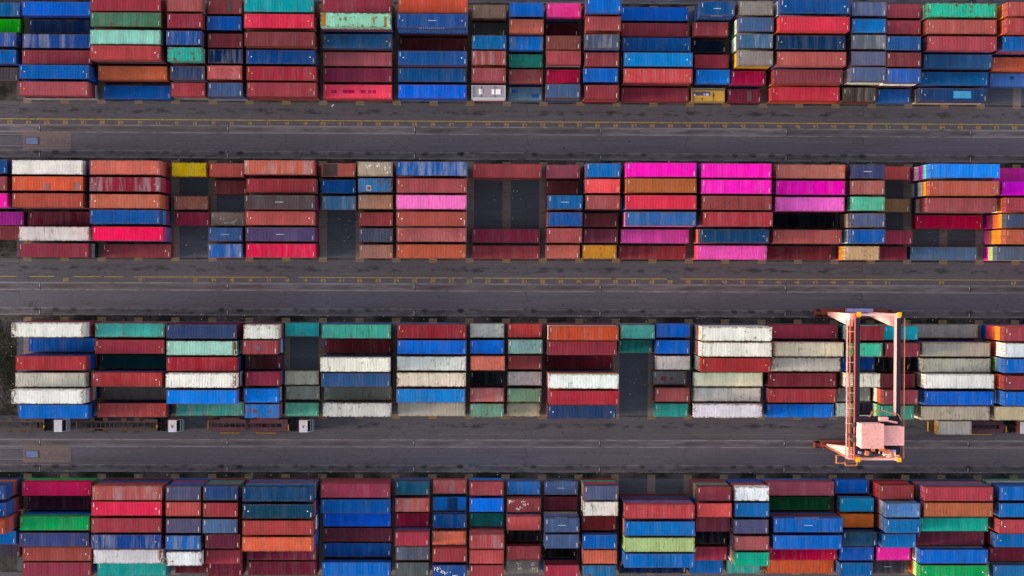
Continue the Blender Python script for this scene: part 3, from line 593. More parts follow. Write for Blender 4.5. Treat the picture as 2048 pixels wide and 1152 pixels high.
3|9|20|3|1|63.04|-46.46|33,29,29|||charcoal short container between salmon red and dull brick red ones in the bottom block
3|9|20|4|2|63.17|-49.27|183,75,76|dirt|maroon|stained dull brick red short container between charcoal and dark grey ones in the bottom block
3|9|20|5|1|63.07|-52.22|129,125,115|whitespots||white-flecked dark grey short container next below a dull brick red one in bottom block
3|10|20|0|1|69.96|-37.98|78,100,139|text||white-lettered slate blue short container next above a dark maroon one in the bottom block
3|10|20|1|1|69.88|-40.79|98,37,54|||dark maroon short container between slate blue and slate blue ones in the bottom block
3|10|20|2|4|69.77|-43.44|56,78,111|text|slate,grey,navy|white-lettered slate blue short container between dark maroon and slate blue ones in bottom block
3|10|20|3|4|69.76|-46.30|63,82,118||blue,offwhite,maroon|slate blue short container between slate blue and charcoal ones in the bottom block
3|10|20|4|1|69.78|-49.34|13,15,15|||charcoal short container between slate blue and brick red ones in the bottom block
3|10|20|5|3|69.91|-52.22|155,46,65||brickred,blue|brick red short container next below a charcoal one in the bottom block
3|11|20|0|4|76.65|-37.73|75,84,112|rustedge|redbrick,sageteal,brick|rust-edged slate blue short container next above a cream one in the bottom block
3|11|20|1|4|76.60|-40.54|211,204,192|dirt|brick,cream,dkblue|stained cream short container between slate blue and dark maroon ones in the bottom block
3|11|20|2|3|76.49|-43.49|135,49,52||dkblue,brickred|dark maroon short container between cream and mid blue ones in the bottom block
3|11|20|3|4|76.42|-46.37|7,84,155||maroon,grey,maroon|mid blue short container between dark maroon and salmon orange ones in the bottom block
3|11|20|4|3|76.66|-49.50|202,102,79||blue,brick|salmon orange short container between mid blue and azure blue ones in the bottom block
3|11|20|5|3|76.51|-52.22|13,101,149|heavyrust|salmonred,brickred|heavily rusted azure blue short container next below a salmon orange one in the bottom block
3|12|40|1|5|86.69|-40.60|170,60,65|dirt|slate,maroon,navy,maroon|stained salmon red long container next above a azure blue one in the bottom block
3|12|40|2|5|86.75|-43.59|7,99,165||salmonorange,wine,wine,maroon|azure blue long container between salmon red and lime green ones in the bottom block
3|12|40|3|5|86.74|-46.43|158,176,115|dirt|lime,green,maroon,salmonred|stained lime green long container between azure blue and azure blue ones in the bottom block
3|12|40|4|5|86.71|-49.21|7,90,158||navy,blue,steelnavy,brickred|azure blue long container between lime green and dark blue ones in the bottom block
3|12|40|5|1|86.66|-52.22|7,29,61|||dark blue long container next below a azure blue one in the bottom block
3|14|20|0|4|96.59|-37.86|128,48,60||sageteal,brick,brick|wine red short container next above a bright coral one in the bottom block
3|14|20|1|4|96.67|-40.79|231,87,82||blue,steelnavy,steelnavy|bright coral short container between wine red and dark maroon ones in the bottom block
3|14|20|2|3|96.76|-43.74|134,58,74||rustorange,brickred|dark maroon short container between bright coral and dark blue ones in the bottom block
3|14|20|3|2|96.59|-46.46|7,7,23||wine|dark blue short container between dark maroon and dark maroon ones in the bottom block
3|14|20|4|2|96.74|-49.35|159,46,69|dirt|navy|stained dark maroon short container between dark blue and navy blue ones in the bottom block
3|14|20|5|1|96.32|-52.22|14,90,158|||navy blue short container next below a dark maroon one in the bottom block
3|15|20|0|4|103.26|-37.88|222,222,222|rust|rustorange,slateviolet,blue|rust-streaked white short container next above a mid blue one in the bottom block
3|15|20|1|4|103.30|-40.70|7,96,159||slate,brick,brickred|mid blue short container between white and violet blue ones in the bottom block
3|15|20|2|4|103.18|-43.66|82,80,112||grey,offwhite,slate|violet blue short container between mid blue and dusty salmon ones in the bottom block
3|15|20|3|4|103.34|-46.61|156,80,81||slate,salmon,wine|dusty salmon short container between violet blue and turquoise green ones in the bottom block
3|15|20|4|4|103.40|-49.45|7,151,121||rustorange,cream,slate|turquoise green short container between dusty salmon and turquoise ones in the bottom block
3|15|20|5|1|103.13|-52.22|36,143,135|fade||faded turquoise short container next below a turquoise green one in the bottom block
3|16|40|0|2|112.91|-37.69|164,79,94|dots|steel|wine red long container next above a dark green one in the bottom block
3|16|40|1|1|112.91|-40.70|11,90,47|||dark green long container between wine red and bright blue ones in the bottom block
3|16|40|2|4|113.33|-43.42|7,85,158|text|maroon,navy,maroon|white-lettered bright blue long container between dark green and bright blue ones in bottom block
3|16|40|3|4|113.21|-46.44|7,91,170||dkblue,steel,blue|bright blue long container between bright blue and crimson ones in the bottom block
3|16|40|4|2|113.43|-49.34|174,6,57|dots|dkblue|crimson long container between bright blue and orange ones in the bottom block
3|16|40|5|1|113.53|-52.22|181,81,42|dirt||stained orange long container next below a crimson one in the bottom block
3|18|20|0|1|122.81|-37.66|8,100,193|||strong blue short container next above a teal blue one in the bottom block
3|18|20|1|2|123.14|-40.57|12,137,185||maroon|teal blue short container between strong blue and rust orange ones in the bottom block
3|18|20|2|2|123.16|-43.42|212,105,42||wine|rust orange short container between teal blue and navy blue ones in the bottom block
3|18|20|3|3|123.07|-46.32|25,67,91||blue,steelnavy|navy blue short container between rust orange and strong blue ones in the bottom block
3|18|20|4|2|123.16|-49.36|7,81,165||steel|strong blue short container between navy blue and mid blue ones in the bottom block
3|18|20|5|2|123.07|-52.22|7,88,145||slate|mid blue short container next below a strong blue one in the bottom block
3|19|20|0|3|129.67|-37.91|134,53,58||red,wine|dull brick red short container next above a slate blue one in the bottom block
3|19|20|1|4|130.10|-40.76|69,112,163|dirt|silver,brickred,wine|stained slate blue short container between dull brick red and azure blue ones in bottom block
3|19|20|2|4|130.15|-43.55|7,96,152||silver,salmonorange,brick|azure blue short container between slate blue and mid blue ones in the bottom block
3|19|20|3|3|130.12|-46.62|7,100,166||dkblue,dkblue|mid blue short container between azure blue and magenta pink ones in the bottom block
3|19|20|4|2|129.84|-49.34|231,43,152||offwhite|magenta pink short container between mid blue and charcoal ones in the bottom block
3|19|20|5|1|129.47|-52.22|59,54,60|text||white-lettered charcoal short container next below a magenta pink one in the bottom block
3|20|40|0|4|139.99|-37.87|158,56,68||steel,salmonorange,navy|brick red long container next above a orange one in the bottom block
3|20|40|1|4|139.97|-40.64|159,86,57||blue,steelnavy,brickred|orange long container between brick red and teal ones in the bottom block
3|20|40|2|3|139.94|-43.66|16,159,140||maroon,maroon|teal long container between orange and dark maroon ones in the bottom block
3|20|40|3|2|140.12|-46.62|113,46,66||grey|dark maroon long container between teal and bright blue ones in the bottom block
3|20|40|4|3|139.99|-49.43|7,93,179||cream,orange|bright blue long container between dark maroon and bright green ones in the bottom block
3|20|40|5|3|140.04|-52.22|9,143,77|dots|lime,orange|bright green long container next below a bright blue one in the bottom block
3|22|40|0|4|153.40|-37.74|7,89,165|dots|navy,silver,sageteal|bright blue long container next above a bright blue one in the bottom block
3|22|40|1|4|153.34|-40.71|13,97,162||brick,offwhite,blue|bright blue long container between bright blue and brick red ones in the bottom block
3|22|40|2|4|153.36|-43.62|154,57,65|dots|maroon,grey,redbrick|brick red long container between bright blue and mid blue ones in the bottom block
3|22|40|3|3|153.50|-46.53|7,92,157|dots|redbrick,brickred|mid blue long container between brick red and dark maroon ones in the bottom block
3|22|40|4|2|153.35|-49.50|145,44,64|dots|steelnavy|dark maroon long container between mid blue and steel blue ones in the bottom block
3|22|40|5|3|153.28|-52.22|27,92,143||offwhite,navy|steel blue long container next below a dark maroon one in the bottom block
"""
LOW = """
3,-6,0,0|navy blue long container one level down in first stack of first column, bottom block
3,2,0,0|teal blue long container one level down in first stack of sixth column, bottom block
3,-4,2,0|strong blue long container one level down in third stack of second column, bottom block
3,16,2,0|dark maroon long container one level down in third stack of seventeenth column, bottom block
3,16,2,1|navy blue long container two levels down in third stack of seventeenth column, bottom block
0,-4,5,0|dark maroon long container one level down in sixth stack of second column, top block
0,6,1,0|navy blue long container one level down in second stack of eighth column, top block
0,6,1,1|navy blue long container two levels down in second stack of eighth column, top block
0,6,1,2|dark maroon long container three levels down in second stack of eighth column, top block
3,12,1,0|slate blue long container one level down in first stack of fourteenth column, bottom block
3,12,1,1|dark maroon long container two levels down in first stack of fourteenth column, bottom block
3,12,1,2|navy blue long container three levels down in first stack of fourteenth column, bottom block
3,12,1,3|dark maroon long container four levels down in first stack of fourteenth column, bottom block
0,4,1,0|dark maroon long container one level down in second stack of seventh column, top block
3,20,0,0|steel blue long container one level down in first stack of twentieth column, bottom block
3,20,0,1|salmon orange long container two levels down in first stack of twentieth column, bottom block
3,20,0,2|navy blue long container three levels down in first stack of twentieth column, bottom block
3,-4,0,0|bright green long container one level down in first stack of second column, bottom block
3,-2,0,0|dull brick red long container one level down in first stack of third column, bottom block
3,-2,0,1|navy blue long container two levels down in first stack of third column, bottom block
3,-2,0,2|dark maroon long container three levels down in first stack of third column, bottom block
3,-6,0,1|salmon orange long container two levels down in first stack of first column, bottom block
3,-6,0,2|navy blue long container three levels down in first stack of first column, bottom block
3,4,0,0|dull brick red long container one level down in first stack of seventh column, bottom block
3,4,0,1|dull brick red long container two levels down in first stack of seventh column, bottom block
3,22,0,0|navy blue long container one level down in first stack of 21st column, bottom block
3,22,0,1|pale grey long container two levels down in first stack of 21st column, bottom block
3,22,0,2|sage green long container three levels down in first stack of 21st column, bottom block
3,16,0,0|steel blue long container one level down in first stack of seventeenth column, bottom block
3,2,0,1|wine red long container two levels down in first stack of sixth column, bottom block
3,2,0,2|teal blue long container three levels down in first stack of sixth column, bottom block
3,2,0,3|dark maroon long container four levels down in first stack of sixth column, bottom block
0,22,2,0|brick red long container one level down in third stack of twentieth column, top block
0,-2,3,0|charcoal long container one level down in fourth stack of third column, top block
0,12,4,0|dull brick red long container one level down in fifth stack of thirteenth column, top block
2,-4,2,0|strong blue long container one level down in third stack of first column, third block
2,-4,2,1|strong blue long container two levels down in third stack of first column, third block
2,22,0,0|amber orange long container one level down in first stack of eighteenth column, third block
2,22,0,1|orange long container two levels down in first stack of eighteenth column, third block
2,22,0,2|bright red long container three levels down in first stack of eighteenth column, third block
0,16,5,0|orange long container one level down in sixth stack of sixteenth column, top block
0,6,5,0|steel blue long container one level down in sixth stack of eighth column, top block
0,20,5,0|beige long container one level down in sixth stack of nineteenth column, top block
0,4,5,0|dull brick red long container one level down in sixth stack of seventh column, top block
0,2,5,0|wine red long container one level down in sixth stack of sixth column, top block
0,2,5,1|brown long container two levels down in sixth stack of sixth column, top block
0,-4,5,1|pale grey long container two levels down in sixth stack of second column, top block
1,20,2,0|dull brick red long container one level down in third stack of eighteenth column, second block
1,20,2,1|beige long container two levels down in third stack of eighteenth column, second block
2,-4,0,0|pale grey long container one level down in first stack of first column, third block
1,22,4,0|amber orange long container one level down in fifth stack of nineteenth column, second block
2,10,3,0|amber orange long container one level down in fourth stack of tenth column, third block
2,10,3,1|brick red long container two levels down in fourth stack of tenth column, third block
1,22,5,0|lime green long container one level down in sixth stack of nineteenth column, second block
2,14,0,0|cream long container one level down in first stack of thirteenth column, third block
2,14,0,1|salmon orange long container two levels down in first stack of thirteenth column, third block
2,-2,3,0|navy blue long container one level down in fourth stack of second column, third block
2,-2,3,1|wine red long container two levels down in fourth stack of second column, third block
2,10,3,2|slate blue long container three levels down in fourth stack of tenth column, third block
2,22,1,0|cream long container one level down in second stack of eighteenth column, third block
1,22,3,0|amber orange long container one level down in fourth stack of nineteenth column, second block
1,22,3,1|orange long container two levels down in fourth stack of nineteenth column, second block
1,22,3,2|wine red long container three levels down in fourth stack of nineteenth column, second block
2,22,2,0|steel blue long container one level down in third stack of eighteenth column, third block
1,22,4,1|amber orange long container two levels down in fifth stack of nineteenth column, second block
1,22,4,2|dull brick red long container three levels down in fifth stack of nineteenth column, second block
1,22,4,3|purple long container four levels down in fifth stack of nineteenth column, second block
2,4,2,0|strong blue long container one level down in third stack of sixth column, third block
3,19,0,0|bright red short container one level down in first stack of nineteenth column, bottom block
0,14,0,0|navy blue short container one level down in first stack of fourteenth column, top block
3,10,5,0|brick red short container one level down in sixth stack of twelfth column, bottom block
3,14,0,0|sage green short container one level down in first stack of fifteenth column, bottom block
3,14,0,1|dull brick red short container two levels down in first stack of fifteenth column, bottom block
3,14,0,2|dull brick red short container three levels down in first stack of fifteenth column, bottom block
0,15,3,0|dirty yellow short container one level down in fourth stack of fifteenth column, top block
3,8,3,0|brick red short container one level down in fourth stack of tenth column, bottom block
3,8,3,1|wine red short container two levels down in fourth stack of tenth column, bottom block
3,6,3,0|violet blue short container one level down in fourth stack of eighth column, bottom block
3,11,0,0|brick red short container one level down in first stack of thirteenth column, bottom block
3,11,0,1|sage green short container two levels down in first stack of thirteenth column, bottom block
3,10,2,0|slate blue short container one level down in third stack of twelfth column, bottom block
3,10,2,1|grey short container two levels down in third stack of twelfth column, bottom block
0,10,0,0|navy blue short container one level down in first stack of eleventh column, top block
3,0,0,0|strong blue short container one level down in first stack of fourth column, bottom block
3,0,0,1|brick red short container two levels down in first stack of fourth column, bottom block
3,0,0,2|mid blue short container three levels down in first stack of fourth column, bottom block
3,19,0,1|wine red short container two levels down in first stack of nineteenth column, bottom block
3,15,0,0|rust orange short container one level down in first stack of sixteenth column, bottom block
3,15,0,1|violet blue short container two levels down in first stack of sixteenth column, bottom block
3,15,0,2|strong blue short container three levels down in first stack of sixteenth column, bottom block
3,1,0,0|taupe grey short container one level down in first stack of fifth column, bottom block
3,1,0,1|teal short container two levels down in first stack of fifth column, bottom block
3,1,0,2|dull brick red short container three levels down in first stack of fifth column, bottom block
3,11,0,2|dull brick red short container three levels down in first stack of thirteenth column, bottom block
3,8,0,0|azure blue short container one level down in first stack of tenth column, bottom block
3,6,0,0|violet blue short container one level down in first stack of eighth column, bottom block
2,18,0,0|cream short container one level down in first stack of fifteenth column, third block
0,10,5,0|brown short container one level down in sixth stack of eleventh column, top block
0,18,4,0|cream short container one level down in fifth stack of seventeenth column, top block
0,19,4,0|cream short container one level down in fifth stack of eighteenth column, top block
0,19,4,1|dull brick red short container two levels down in fifth stack of eighteenth column, top block
0,0,5,0|grey short container one level down in sixth stack of fourth column, top block
0,10,5,1|navy blue short container two levels down in sixth stack of eleventh column, top block
0,8,5,0|salmon red short container one level down in sixth stack of ninth column, top block
0,18,5,0|wine red short container one level down in sixth stack of seventeenth column, top block
0,11,5,0|brick red short container one level down in sixth stack of twelfth column, top block
0,11,5,1|dark maroon short container two levels down in sixth stack of twelfth column, top block
0,1,5,0|slate blue short container one level down in sixth stack of fifth column, top block
0,1,5,1|grey short container two levels down in sixth stack of fifth column, top block
3,19,2,0|pale grey short container one level down in third stack of nineteenth column, bottom block
3,19,1,0|pale grey short container one level down in second stack of nineteenth column, bottom block
2,19,4,0|orange short container one level down in fifth stack of sixteenth column, third block
2,19,4,1|cream short container two levels down in fifth stack of sixteenth column, third block
2,19,5,0|lime green short container one level down in sixth stack of sixteenth column, third block
1,18,5,0|dirty yellow short container one level down in sixth stack of sixteenth column, second block
2,2,0,0|pale grey short container one level down in first stack of fourth column, third block
2,2,0,1|dull brick red short container two levels down in first stack of fourth column, third block
1,18,3,0|beige short container one level down in fourth stack of sixteenth column, second block
1,18,3,1|brown short container two levels down in fourth stack of sixteenth column, second block
0,15,1,0|off white short container one level down in second stack of fifteenth column, top block
0,15,2,0|off white short container one level down in third stack of fifteenth column, top block
0,15,2,1|pale seafoam short container two levels down in third stack of fifteenth column, top block
3,15,4,0|rust orange short container one level down in fifth stack of sixteenth column, bottom block
3,15,3,0|slate blue short container one level down in fourth stack of sixteenth column, bottom block
1,0,0,0|wine red short container one level down in first stack of fourth column, second block
0,14,0,1|navy blue short container two levels down in first stack of fourteenth column, top block
2,2,4,0|pale grey short container one level down in fifth stack of fourth column, third block
2,2,5,0|dull brick red short container one level down in sixth stack of fourth column, third block
2,2,1,0|navy blue short container one level down in second stack of fourth column, third block
2,2,1,1|pale grey short container two levels down in second stack of fourth column, third block
2,2,1,2|navy blue short container three levels down in second stack of fourth column, third block
2,2,2,0|navy blue short container one level down in third stack of fourth column, third block
2,2,3,0|navy blue short container one level down in fourth stack of fourth column, third block
2,13,2,0|navy blue short container one level down in third stack of twelfth column, third block
2,13,4,0|dark maroon short container one level down in fifth stack of twelfth column, third block
2,2,0,2|dark maroon short container three levels down in first stack of fourth column, third block
2,19,0,0|rust orange short container one level down in first stack of sixteenth column, third block
2,19,0,1|off white short container two levels down in first stack of sixteenth column, third block
2,18,0,1|teal short container two levels down in first stack of fifteenth column, third block
2,18,0,2|sage green short container three levels down in first stack of fifteenth column, third block
2,12,0,0|dark maroon short container one level down in first stack of eleventh column, third block
2,12,0,1|grey short container two levels down in first stack of eleventh column, third block
2,8,0,0|dark maroon short container one level down in first stack of eighth column, third block
2,9,0,0|dull brick red short container one level down in first stack of ninth column, third block
2,13,0,0|navy blue short container one level down in first stack of twelfth column, third block
1,10,4,0|salmon red short container one level down in fifth stack of eleventh column, second block
1,11,2,0|dark maroon short container one level down in third stack of twelfth column, second block
1,4,2,0|dark maroon short container one level down in third stack of seventh column, second block
1,11,0,0|brick red short container one level down in first stack of twelfth column, second block
1,11,1,0|rust orange short container one level down in second stack of twelfth column, second block
1,11,1,1|navy blue short container two levels down in second stack of twelfth column, second block
0,11,1,0|orange short container one level down in second stack of twelfth column, top block
0,11,1,1|brick red short container two levels down in second stack of twelfth column, top block
3,11,4,0|strong blue short container one level down in fifth stack of thirteenth column, bottom block
"""
M = {}
M['paint'] = paint_material('container_paint')
M['paint_lower'] = paint_material('lower_container_paint', True)
M['white'] = plain('white_lettering', 'F2F0EC', .6, .2, .05)
M['yellowdot'] = plain('yellow_marking', 'E0B040', .6, .2, .05)
M['rod'] = plain('locking_rod_steel', '3A3634', .6, .3)
M['patch'] = None

# ------------------------------------------------------------------ ground and roads
P, RP = 6.66090, 2.87887
YB = (47.5565, 19.0862, -9.3953, -37.8233)
PER = 28.46
X0, X1 = -420.0, 560.0

def ground_material():
    t = NT('soil_and_gravel', .95, .1); tc = t.n('ShaderNodeTexCoord'); ob = tc.outputs['Object']
    a = t.noise(ob, .16, 6, .6); b = t.noise(ob, 3.0, 5, .7); c = t.noise(ob, 14.0, 3, .6)
    col = t.mix(t.step(a, .40, .62), (.016, .017, .011, 1), (.085, .066, .064, 1))
    col = t.mix(t.step(b, .52, .68), col, (.012, .016, .008, 1))
    col = t.mix(1.0, col, t.math('MULTIPLY_ADD', c, 1.0, .5), 'MULTIPLY')
    t.L(col, t.b.inputs['Base Color']); t.bump(b, .6, .08); return t.mat
def asphalt_material(name, c, stain=0.0, sy=0.0):
    t = NT(name, .85, .2); tc = t.n('ShaderNodeTexCoord'); ob = tc.outputs['Object']
    a = t.noise(t.scaled(ob, .05, .35), 1.0, 5, .6); b = t.noise(ob, 7.0, 4, .7); d = t.noise(t.scaled(ob, .02, 2.4), 1.0, 3, .6)
    e = t.noise(ob, .09, 4)
    v = t.math('MULTIPLY_ADD', a, .42, .79); v = t.math('MULTIPLY', v, t.math('MULTIPLY_ADD', b, .5, .75)); v = t.math('MULTIPLY', v, t.math('MULTIPLY_ADD', d, .5, .75)); v = t.math('MULTIPLY', v, t.math('MULTIPLY_ADD', t.noise(ob, 1.7, 5, .75), .7, .65))
    col = t.mix(1.0, c, v, 'MULTIPLY')
    col = t.mix(t.math('MULTIPLY', t.step(e, .45, .7), .35), col, tuple(x*y for x, y in zip(c, (1.25, 1.08, 1.05, 1))))
    # tyre streaks along the lane, fine cracks, odd repaired rectangles
    st = t.noise(t.scaled(ob, .045, 6.0), 1.0, 4, .6); col = t.mix(t.math('MULTIPLY', t.step(st, .54, .70), .38), col, (.034, .032, .037, 1))
    st2 = t.noise(t.scaled(ob, .03, 4.1), 1.0, 3, .6); col = t.mix(t.math('MULTIPLY', t.step(st2, .58, .72), .25), col, tuple(min(1, q*1.5) for q in c[:3])+(1,))
    vo = t.n('ShaderNodeTexVoronoi', feature='DISTANCE_TO_EDGE'); t.L(t.scaled(ob, .16, .30), vo.inputs['Vector']); vo.inputs['Scale'].default_value = 1.0
    col = t.mix(t.math('MULTIPLY', t.step(vo.outputs['Distance'], .016, .004), t.math('MULTIPLY', t.step(e, .48, .60), .5)), col, (.03, .028, .03, 1))
    # small spots and patches of oil
    o1 = t.noise(ob, .75, 5, .6); col = t.mix(t.math('MULTIPLY', t.step(o1, .64, .72), .6), col, (.022, .021, .025, 1))
    if stain:
        s = t.n('ShaderNodeSeparateXYZ'); t.L(ob, s.inputs[0])
        band = t.step(t.math('ABSOLUTE', t.math('SUBTRACT', s.outputs[1], sy)), .95, .1)
        k = t.step(t.noise(t.scaled(ob, .34, .9), 1.0, 6, .66), .46, .64)
        col = t.mix(t.math('MULTIPLY', t.math('MULTIPLY', band, k), stain), col, (.020, .019, .023, 1))
    t.L(col, t.b.inputs['Base Color']); t.bump(b, .25, .02); return t.mat
def strip_material(name, c, blot=0.0):
    t = NT(name, .88, .2); tc = t.n('ShaderNodeTexCoord'); ob = tc.outputs['Object']
    s = t.n('ShaderNodeSeparateXYZ'); t.L(ob, s.inputs[0])
    tone = t.n('ShaderNodeAttribute', attribute_type='GEOMETRY', attribute_name='tone').outputs['Fac']
    a = t.noise(t.scaled(ob, .25, 1.2), 1.0, 6, .65); b = t.noise(ob, 6.0, 4, .7)
    v = t.math('MULTIPLY', t.math('MULTIPLY_ADD', a, 1.2, .42), t.math('MULTIPLY_ADD', b, .7, .65)); v = t.math('MULTIPLY', v, tone)
    col = t.mix(1.0, c, v, 'MULTIPLY')
    edge = t.step(t.math('ABSOLUTE', s.outputs[1]), .54, .64)
    col = t.mix(t.math('MULTIPLY', edge, t.step(t.noise(t.scaled(ob, .3, .3), 1.0, 5, .7), .40, .58)), col, tuple(min(1, q*1.75) for q in c[:3])+(1,))
    # wheel track: darker, browner middle
    mid = t.math('MULTIPLY', t.step(t.math('ABSOLUTE', s.outputs[1]), .62, .15), t.step(t.noise(t.scaled(ob, .12, .6), 1.0, 5, .6), .36, .6))
    col = t.mix(t.math('MULTIPLY', mid, .62), col, (.040, .032, .030, 1))
    if blot:
        fx = t.math('SUBTRACT', t.math('FRACT', t.math('DIVIDE', s.outputs[0], P/2)), .5)
        wob = t.math('MULTIPLY_ADD', t.noise(ob, .9, 4, .7), 1.1, -.55)
        yy = t.math('ADD', s.outputs[1], -.32)
        r = t.math('SQRT', t.math('ADD', t.math('POWER', t.math('MULTIPLY', fx, 3.0), 2.0), t.math('POWER', t.math('MULTIPLY', yy, 1.7), 2.0)))
        r = t.math('ADD', r, wob)
        wn = t.n('ShaderNodeTexWhiteNoise', noise_dimensions='1D'); t.L(t.math('FLOOR', t.math('DIVIDE', s.outputs[0], P/2)), wn.inputs['W'])
        amt = t.math('MULTIPLY', t.step(t.noise(t.scaled(ob, .11, .01), 1.0, 2), .30, .55), t.math('MULTIPLY_ADD', wn.outputs['Value'], .85, .15))
        dk = t.step(t.noise(t.scaled(ob, .5, 1.1), 1.0, 6, .7), .50, .66)
        col = t.mix(t.math('MULTIPLY', dk, .6), col, (.030, .028, .030, 1))
        col = t.mix(t.math('MULTIPLY', t.math('MULTIPLY', t.step(r, .85, .25), amt), blot), col, (.014, .013, .014, 1))
    t.L(col, t.b.inputs['Base Color']); t.bump(b, .25, .02); return t.mat
M['soil'] = ground_material()
M['asphalt'] = asphalt_material('lane_asphalt', (.104, .093, .112, 1))
M['asphalt_truck'] = asphalt_material('truck_lane_asphalt', (.092, .083, .093, 1), .8, 0.45)
M['asphalt_yard'] = asphalt_material('yard_asphalt', (.080, .084, .100, 1))
M['strip_a'] = strip_material('runway_concrete', (.150, .124, .134, 1))
M['strip_b'] = strip_material('runway_concrete_oily', (.135, .118, .130, 1), .92)
M['linepaint'] = NT('worn_yellow_paint', .8, .2).mat
def worn_paint(name, c, amount=.55):
    t = NT(name, .8, .2); tc = t.n('ShaderNodeTexCoord'); k = t.noise(tc.outputs['Object'], 1.4, 6, .7)
    t.L(t.mix(t.math('MULTIPLY', t.step(k, .46, .62), amount), c, (.12, .095, .07, 1)), t.b.inputs['Base Color']); return t.mat
M['linepaint'] = worn_paint('worn_yellow_paint', (.44, .28, .05, 1))
M['markpaint'] = worn_paint('worn_beam_paint', (.21, .135, .03, 1), .75)
M['whitepaint'] = worn_paint('worn_white_paint', (.6, .6, .62, 1), .3)
M['beam'] = asphalt_material('bay_beam_concrete', (.19, .15, .14, 1))
M['pad'] = asphalt_material('pad_concrete', (.165, .120, .115, 1))

g = MB(); g.quad((-3000,-3000,0),(3000,-3000,0),(3000,3000,0),(-3000,3000,0)); struct('ground', g, M['soil'])
def hstrip(name, x0, x1, y0, y1, z, mat, tones=None):
    """a sheet along x whose own origin lies on its middle line"""
    yc = (y0+y1)/2; mb = MB()
    js = [i for i in range(-14, 18) if x0 < JX0+33.85*i < x1] if tones else []
    xs = [x0]+[JX0+33.85*i for i in js]+[x1]; idx = [js[0]-1]+js if js else [0]
    tn = []
    for i, a, b in zip(idx, xs, xs[1:]):
        mb.quad((a, y0-yc, 0), (b, y0-yc, 0), (b, y1-yc, 0), (a, y1-yc, 0)); tn.append(tones[i % len(tones)] if tones else 1.0)
    o = mb.build(name, mat, None, (0, yc, z)); tag(o, kind='structure')
    at = o.data.attributes.new('tone', 'FLOAT', 'FACE'); at.data.foreach_set('value', tn)
    return o
JX0 = 9.36
ti = (.92, 1.18, .86, 1.22, .9, 1.14, 1.0)
ROADS = 0
for k in range(-1, 4):                        # the lanes above each block and below the last one
    yb = YB[k] if 0 <= k < 4 else (YB[0]+PER if k < 0 else 0)
    yb = (YB[0], YB[1], YB[2], YB[3], YB[3]-PER)[k+1]
    hstrip('road', X0, X1, yb+3.75, yb+6.92, .004, M['asphalt'])
    hstrip('road', X0, X1, yb+8.28, yb+12.55, .004, M['asphalt_truck'])
    hstrip('road', X0, X1, yb+2.35, yb+3.72, .008, M['strip_b'], ((1, .95), (1., .93), (1.05, .95), (.95, 1.05), (1, 1))[k+1])
    hstrip('road', X0, X1, yb+6.86, yb+8.32, .008, M['strip_a'], ((1, 1), (1.22, .84), (1.12, .86, .95, 1.1, .9, .9), (.95, 1.0), (1, 1))[k+1])
for yb in YB:
    hstrip('pavement', -28.6, 330, yb-5*RP-1.28, yb+1.28, .004, M['asphalt_yard'])
# concrete beams under the corners of the containers, one per bay line, with painted crosses
bm = MB(); mk = MB(); wm = MB(); bk = MB()
for bi, yb in enumerate(YB):
    for k in range(-4, 31):
        x = k*P
        bm.box(x-.74, x+.74, yb-5*RP-1.95, yb+1.95, 0, .010)
        for r in range(-1, 6):
            yc = yb-RP*(r+.5)
            if r == -1: yc = yb+1.62
            if r == 5: yc = yb-5*RP-1.62
            if r in (-1, 5):
                s = .20 if rng.random() < .75 else .12
                bk.quad((x-.70, yc-s, .014), (x+.70, yc-s, .014), (x+.70, yc+s, .014), (x-.70, yc+s, .014))
            else:
                for (a, b) in ((.68, .13), (.14, .42)):
                    z = .014 if a > .5 else .018
                    bk.quad((x-a, yc-b, z), (x+a, yc-b, z), (x+a, yc+b, z), (x-a, yc+b, z))
bo = bm.build('pavement', M['beam']); tag(bo, kind='structure')
def line(mb, x0, x1, y, wd, z=.014): mb.quad((x0, y-wd/2, z), (x1, y-wd/2, z), (x1, y+wd/2, z), (x0, y+wd/2, z))
l1 = YB[1]+9.28; line(mk, X0, X1, l1, .15)
l2 = YB[2]+9.31
def px2(x): return -31.6 + x*186.3/2048
for a, b in ((-400, 33), (58, 108), (145, 200), (206, 245), (265, 569), (592, 927), (940, 1217), (1226, 1328), (1355, 2500)): line(mk, px2(a), px2(b), l2, .12)
l3 = YB[3]+9.25
fm_ = MB()
for a, b in ((870, 1010), (1080, 1120), (1300, 1520), (1560, 1660)): line(fm_, px2(a), px2(b), l3, .11)
SEG = {'0':'abcdef','1':'bc','2':'abged','3':'abgcd','4':'fgbc','5':'afgcd','6':'afgedc','7':'abc','8':'abcdefg','9':'abfgcd'}
def digit(mb, ch, x, y, wd=.36, h=.56, t=.095, z=.014):
    pos = {'a':(0,h-t,wd,h),'d':(0,0,wd,t),'g':(0,h/2-t/2,wd,h/2+t/2),'b':(wd-t,h/2,wd,h),'c':(wd-t,0,wd,h/2),'f':(0,h/2,t,h),'e':(0,0,t,h/2)}
    for i, s in enumerate(SEG[ch]):
        x0, y0, x1, y1 = pos[s]; zz = z+.0012*i
        mb.quad((x+x0, y+y0, zz), (x+x1, y+y0, zz), (x+x1, y+y1, zz), (x+x0, y+y1, zz))
def number(mb, n, x, y):
    s = f'{n:02d}'; digit(mb, s[0], x-.43, y-.28); digit(mb, s[1], x+.07, y-.28)
for n in range(3, 64): number(mk, n, -29.81+(n-3)*P/2*.9968, l1-.58)
for n in [6, 10]+list(range(13, 52))+[54, 58]: number(mk, n, -29.72+(n-3)*P/2*.9968, l2-.55)
struct('road_markings', mk, M['linepaint']); struct('road_markings', bk, M['markpaint'])
M['fadedline'] = worn_paint('faded_yellow_paint', (.17, .12, .045, 1), .8)
struct('road_markings', fm_, M['fadedline'])
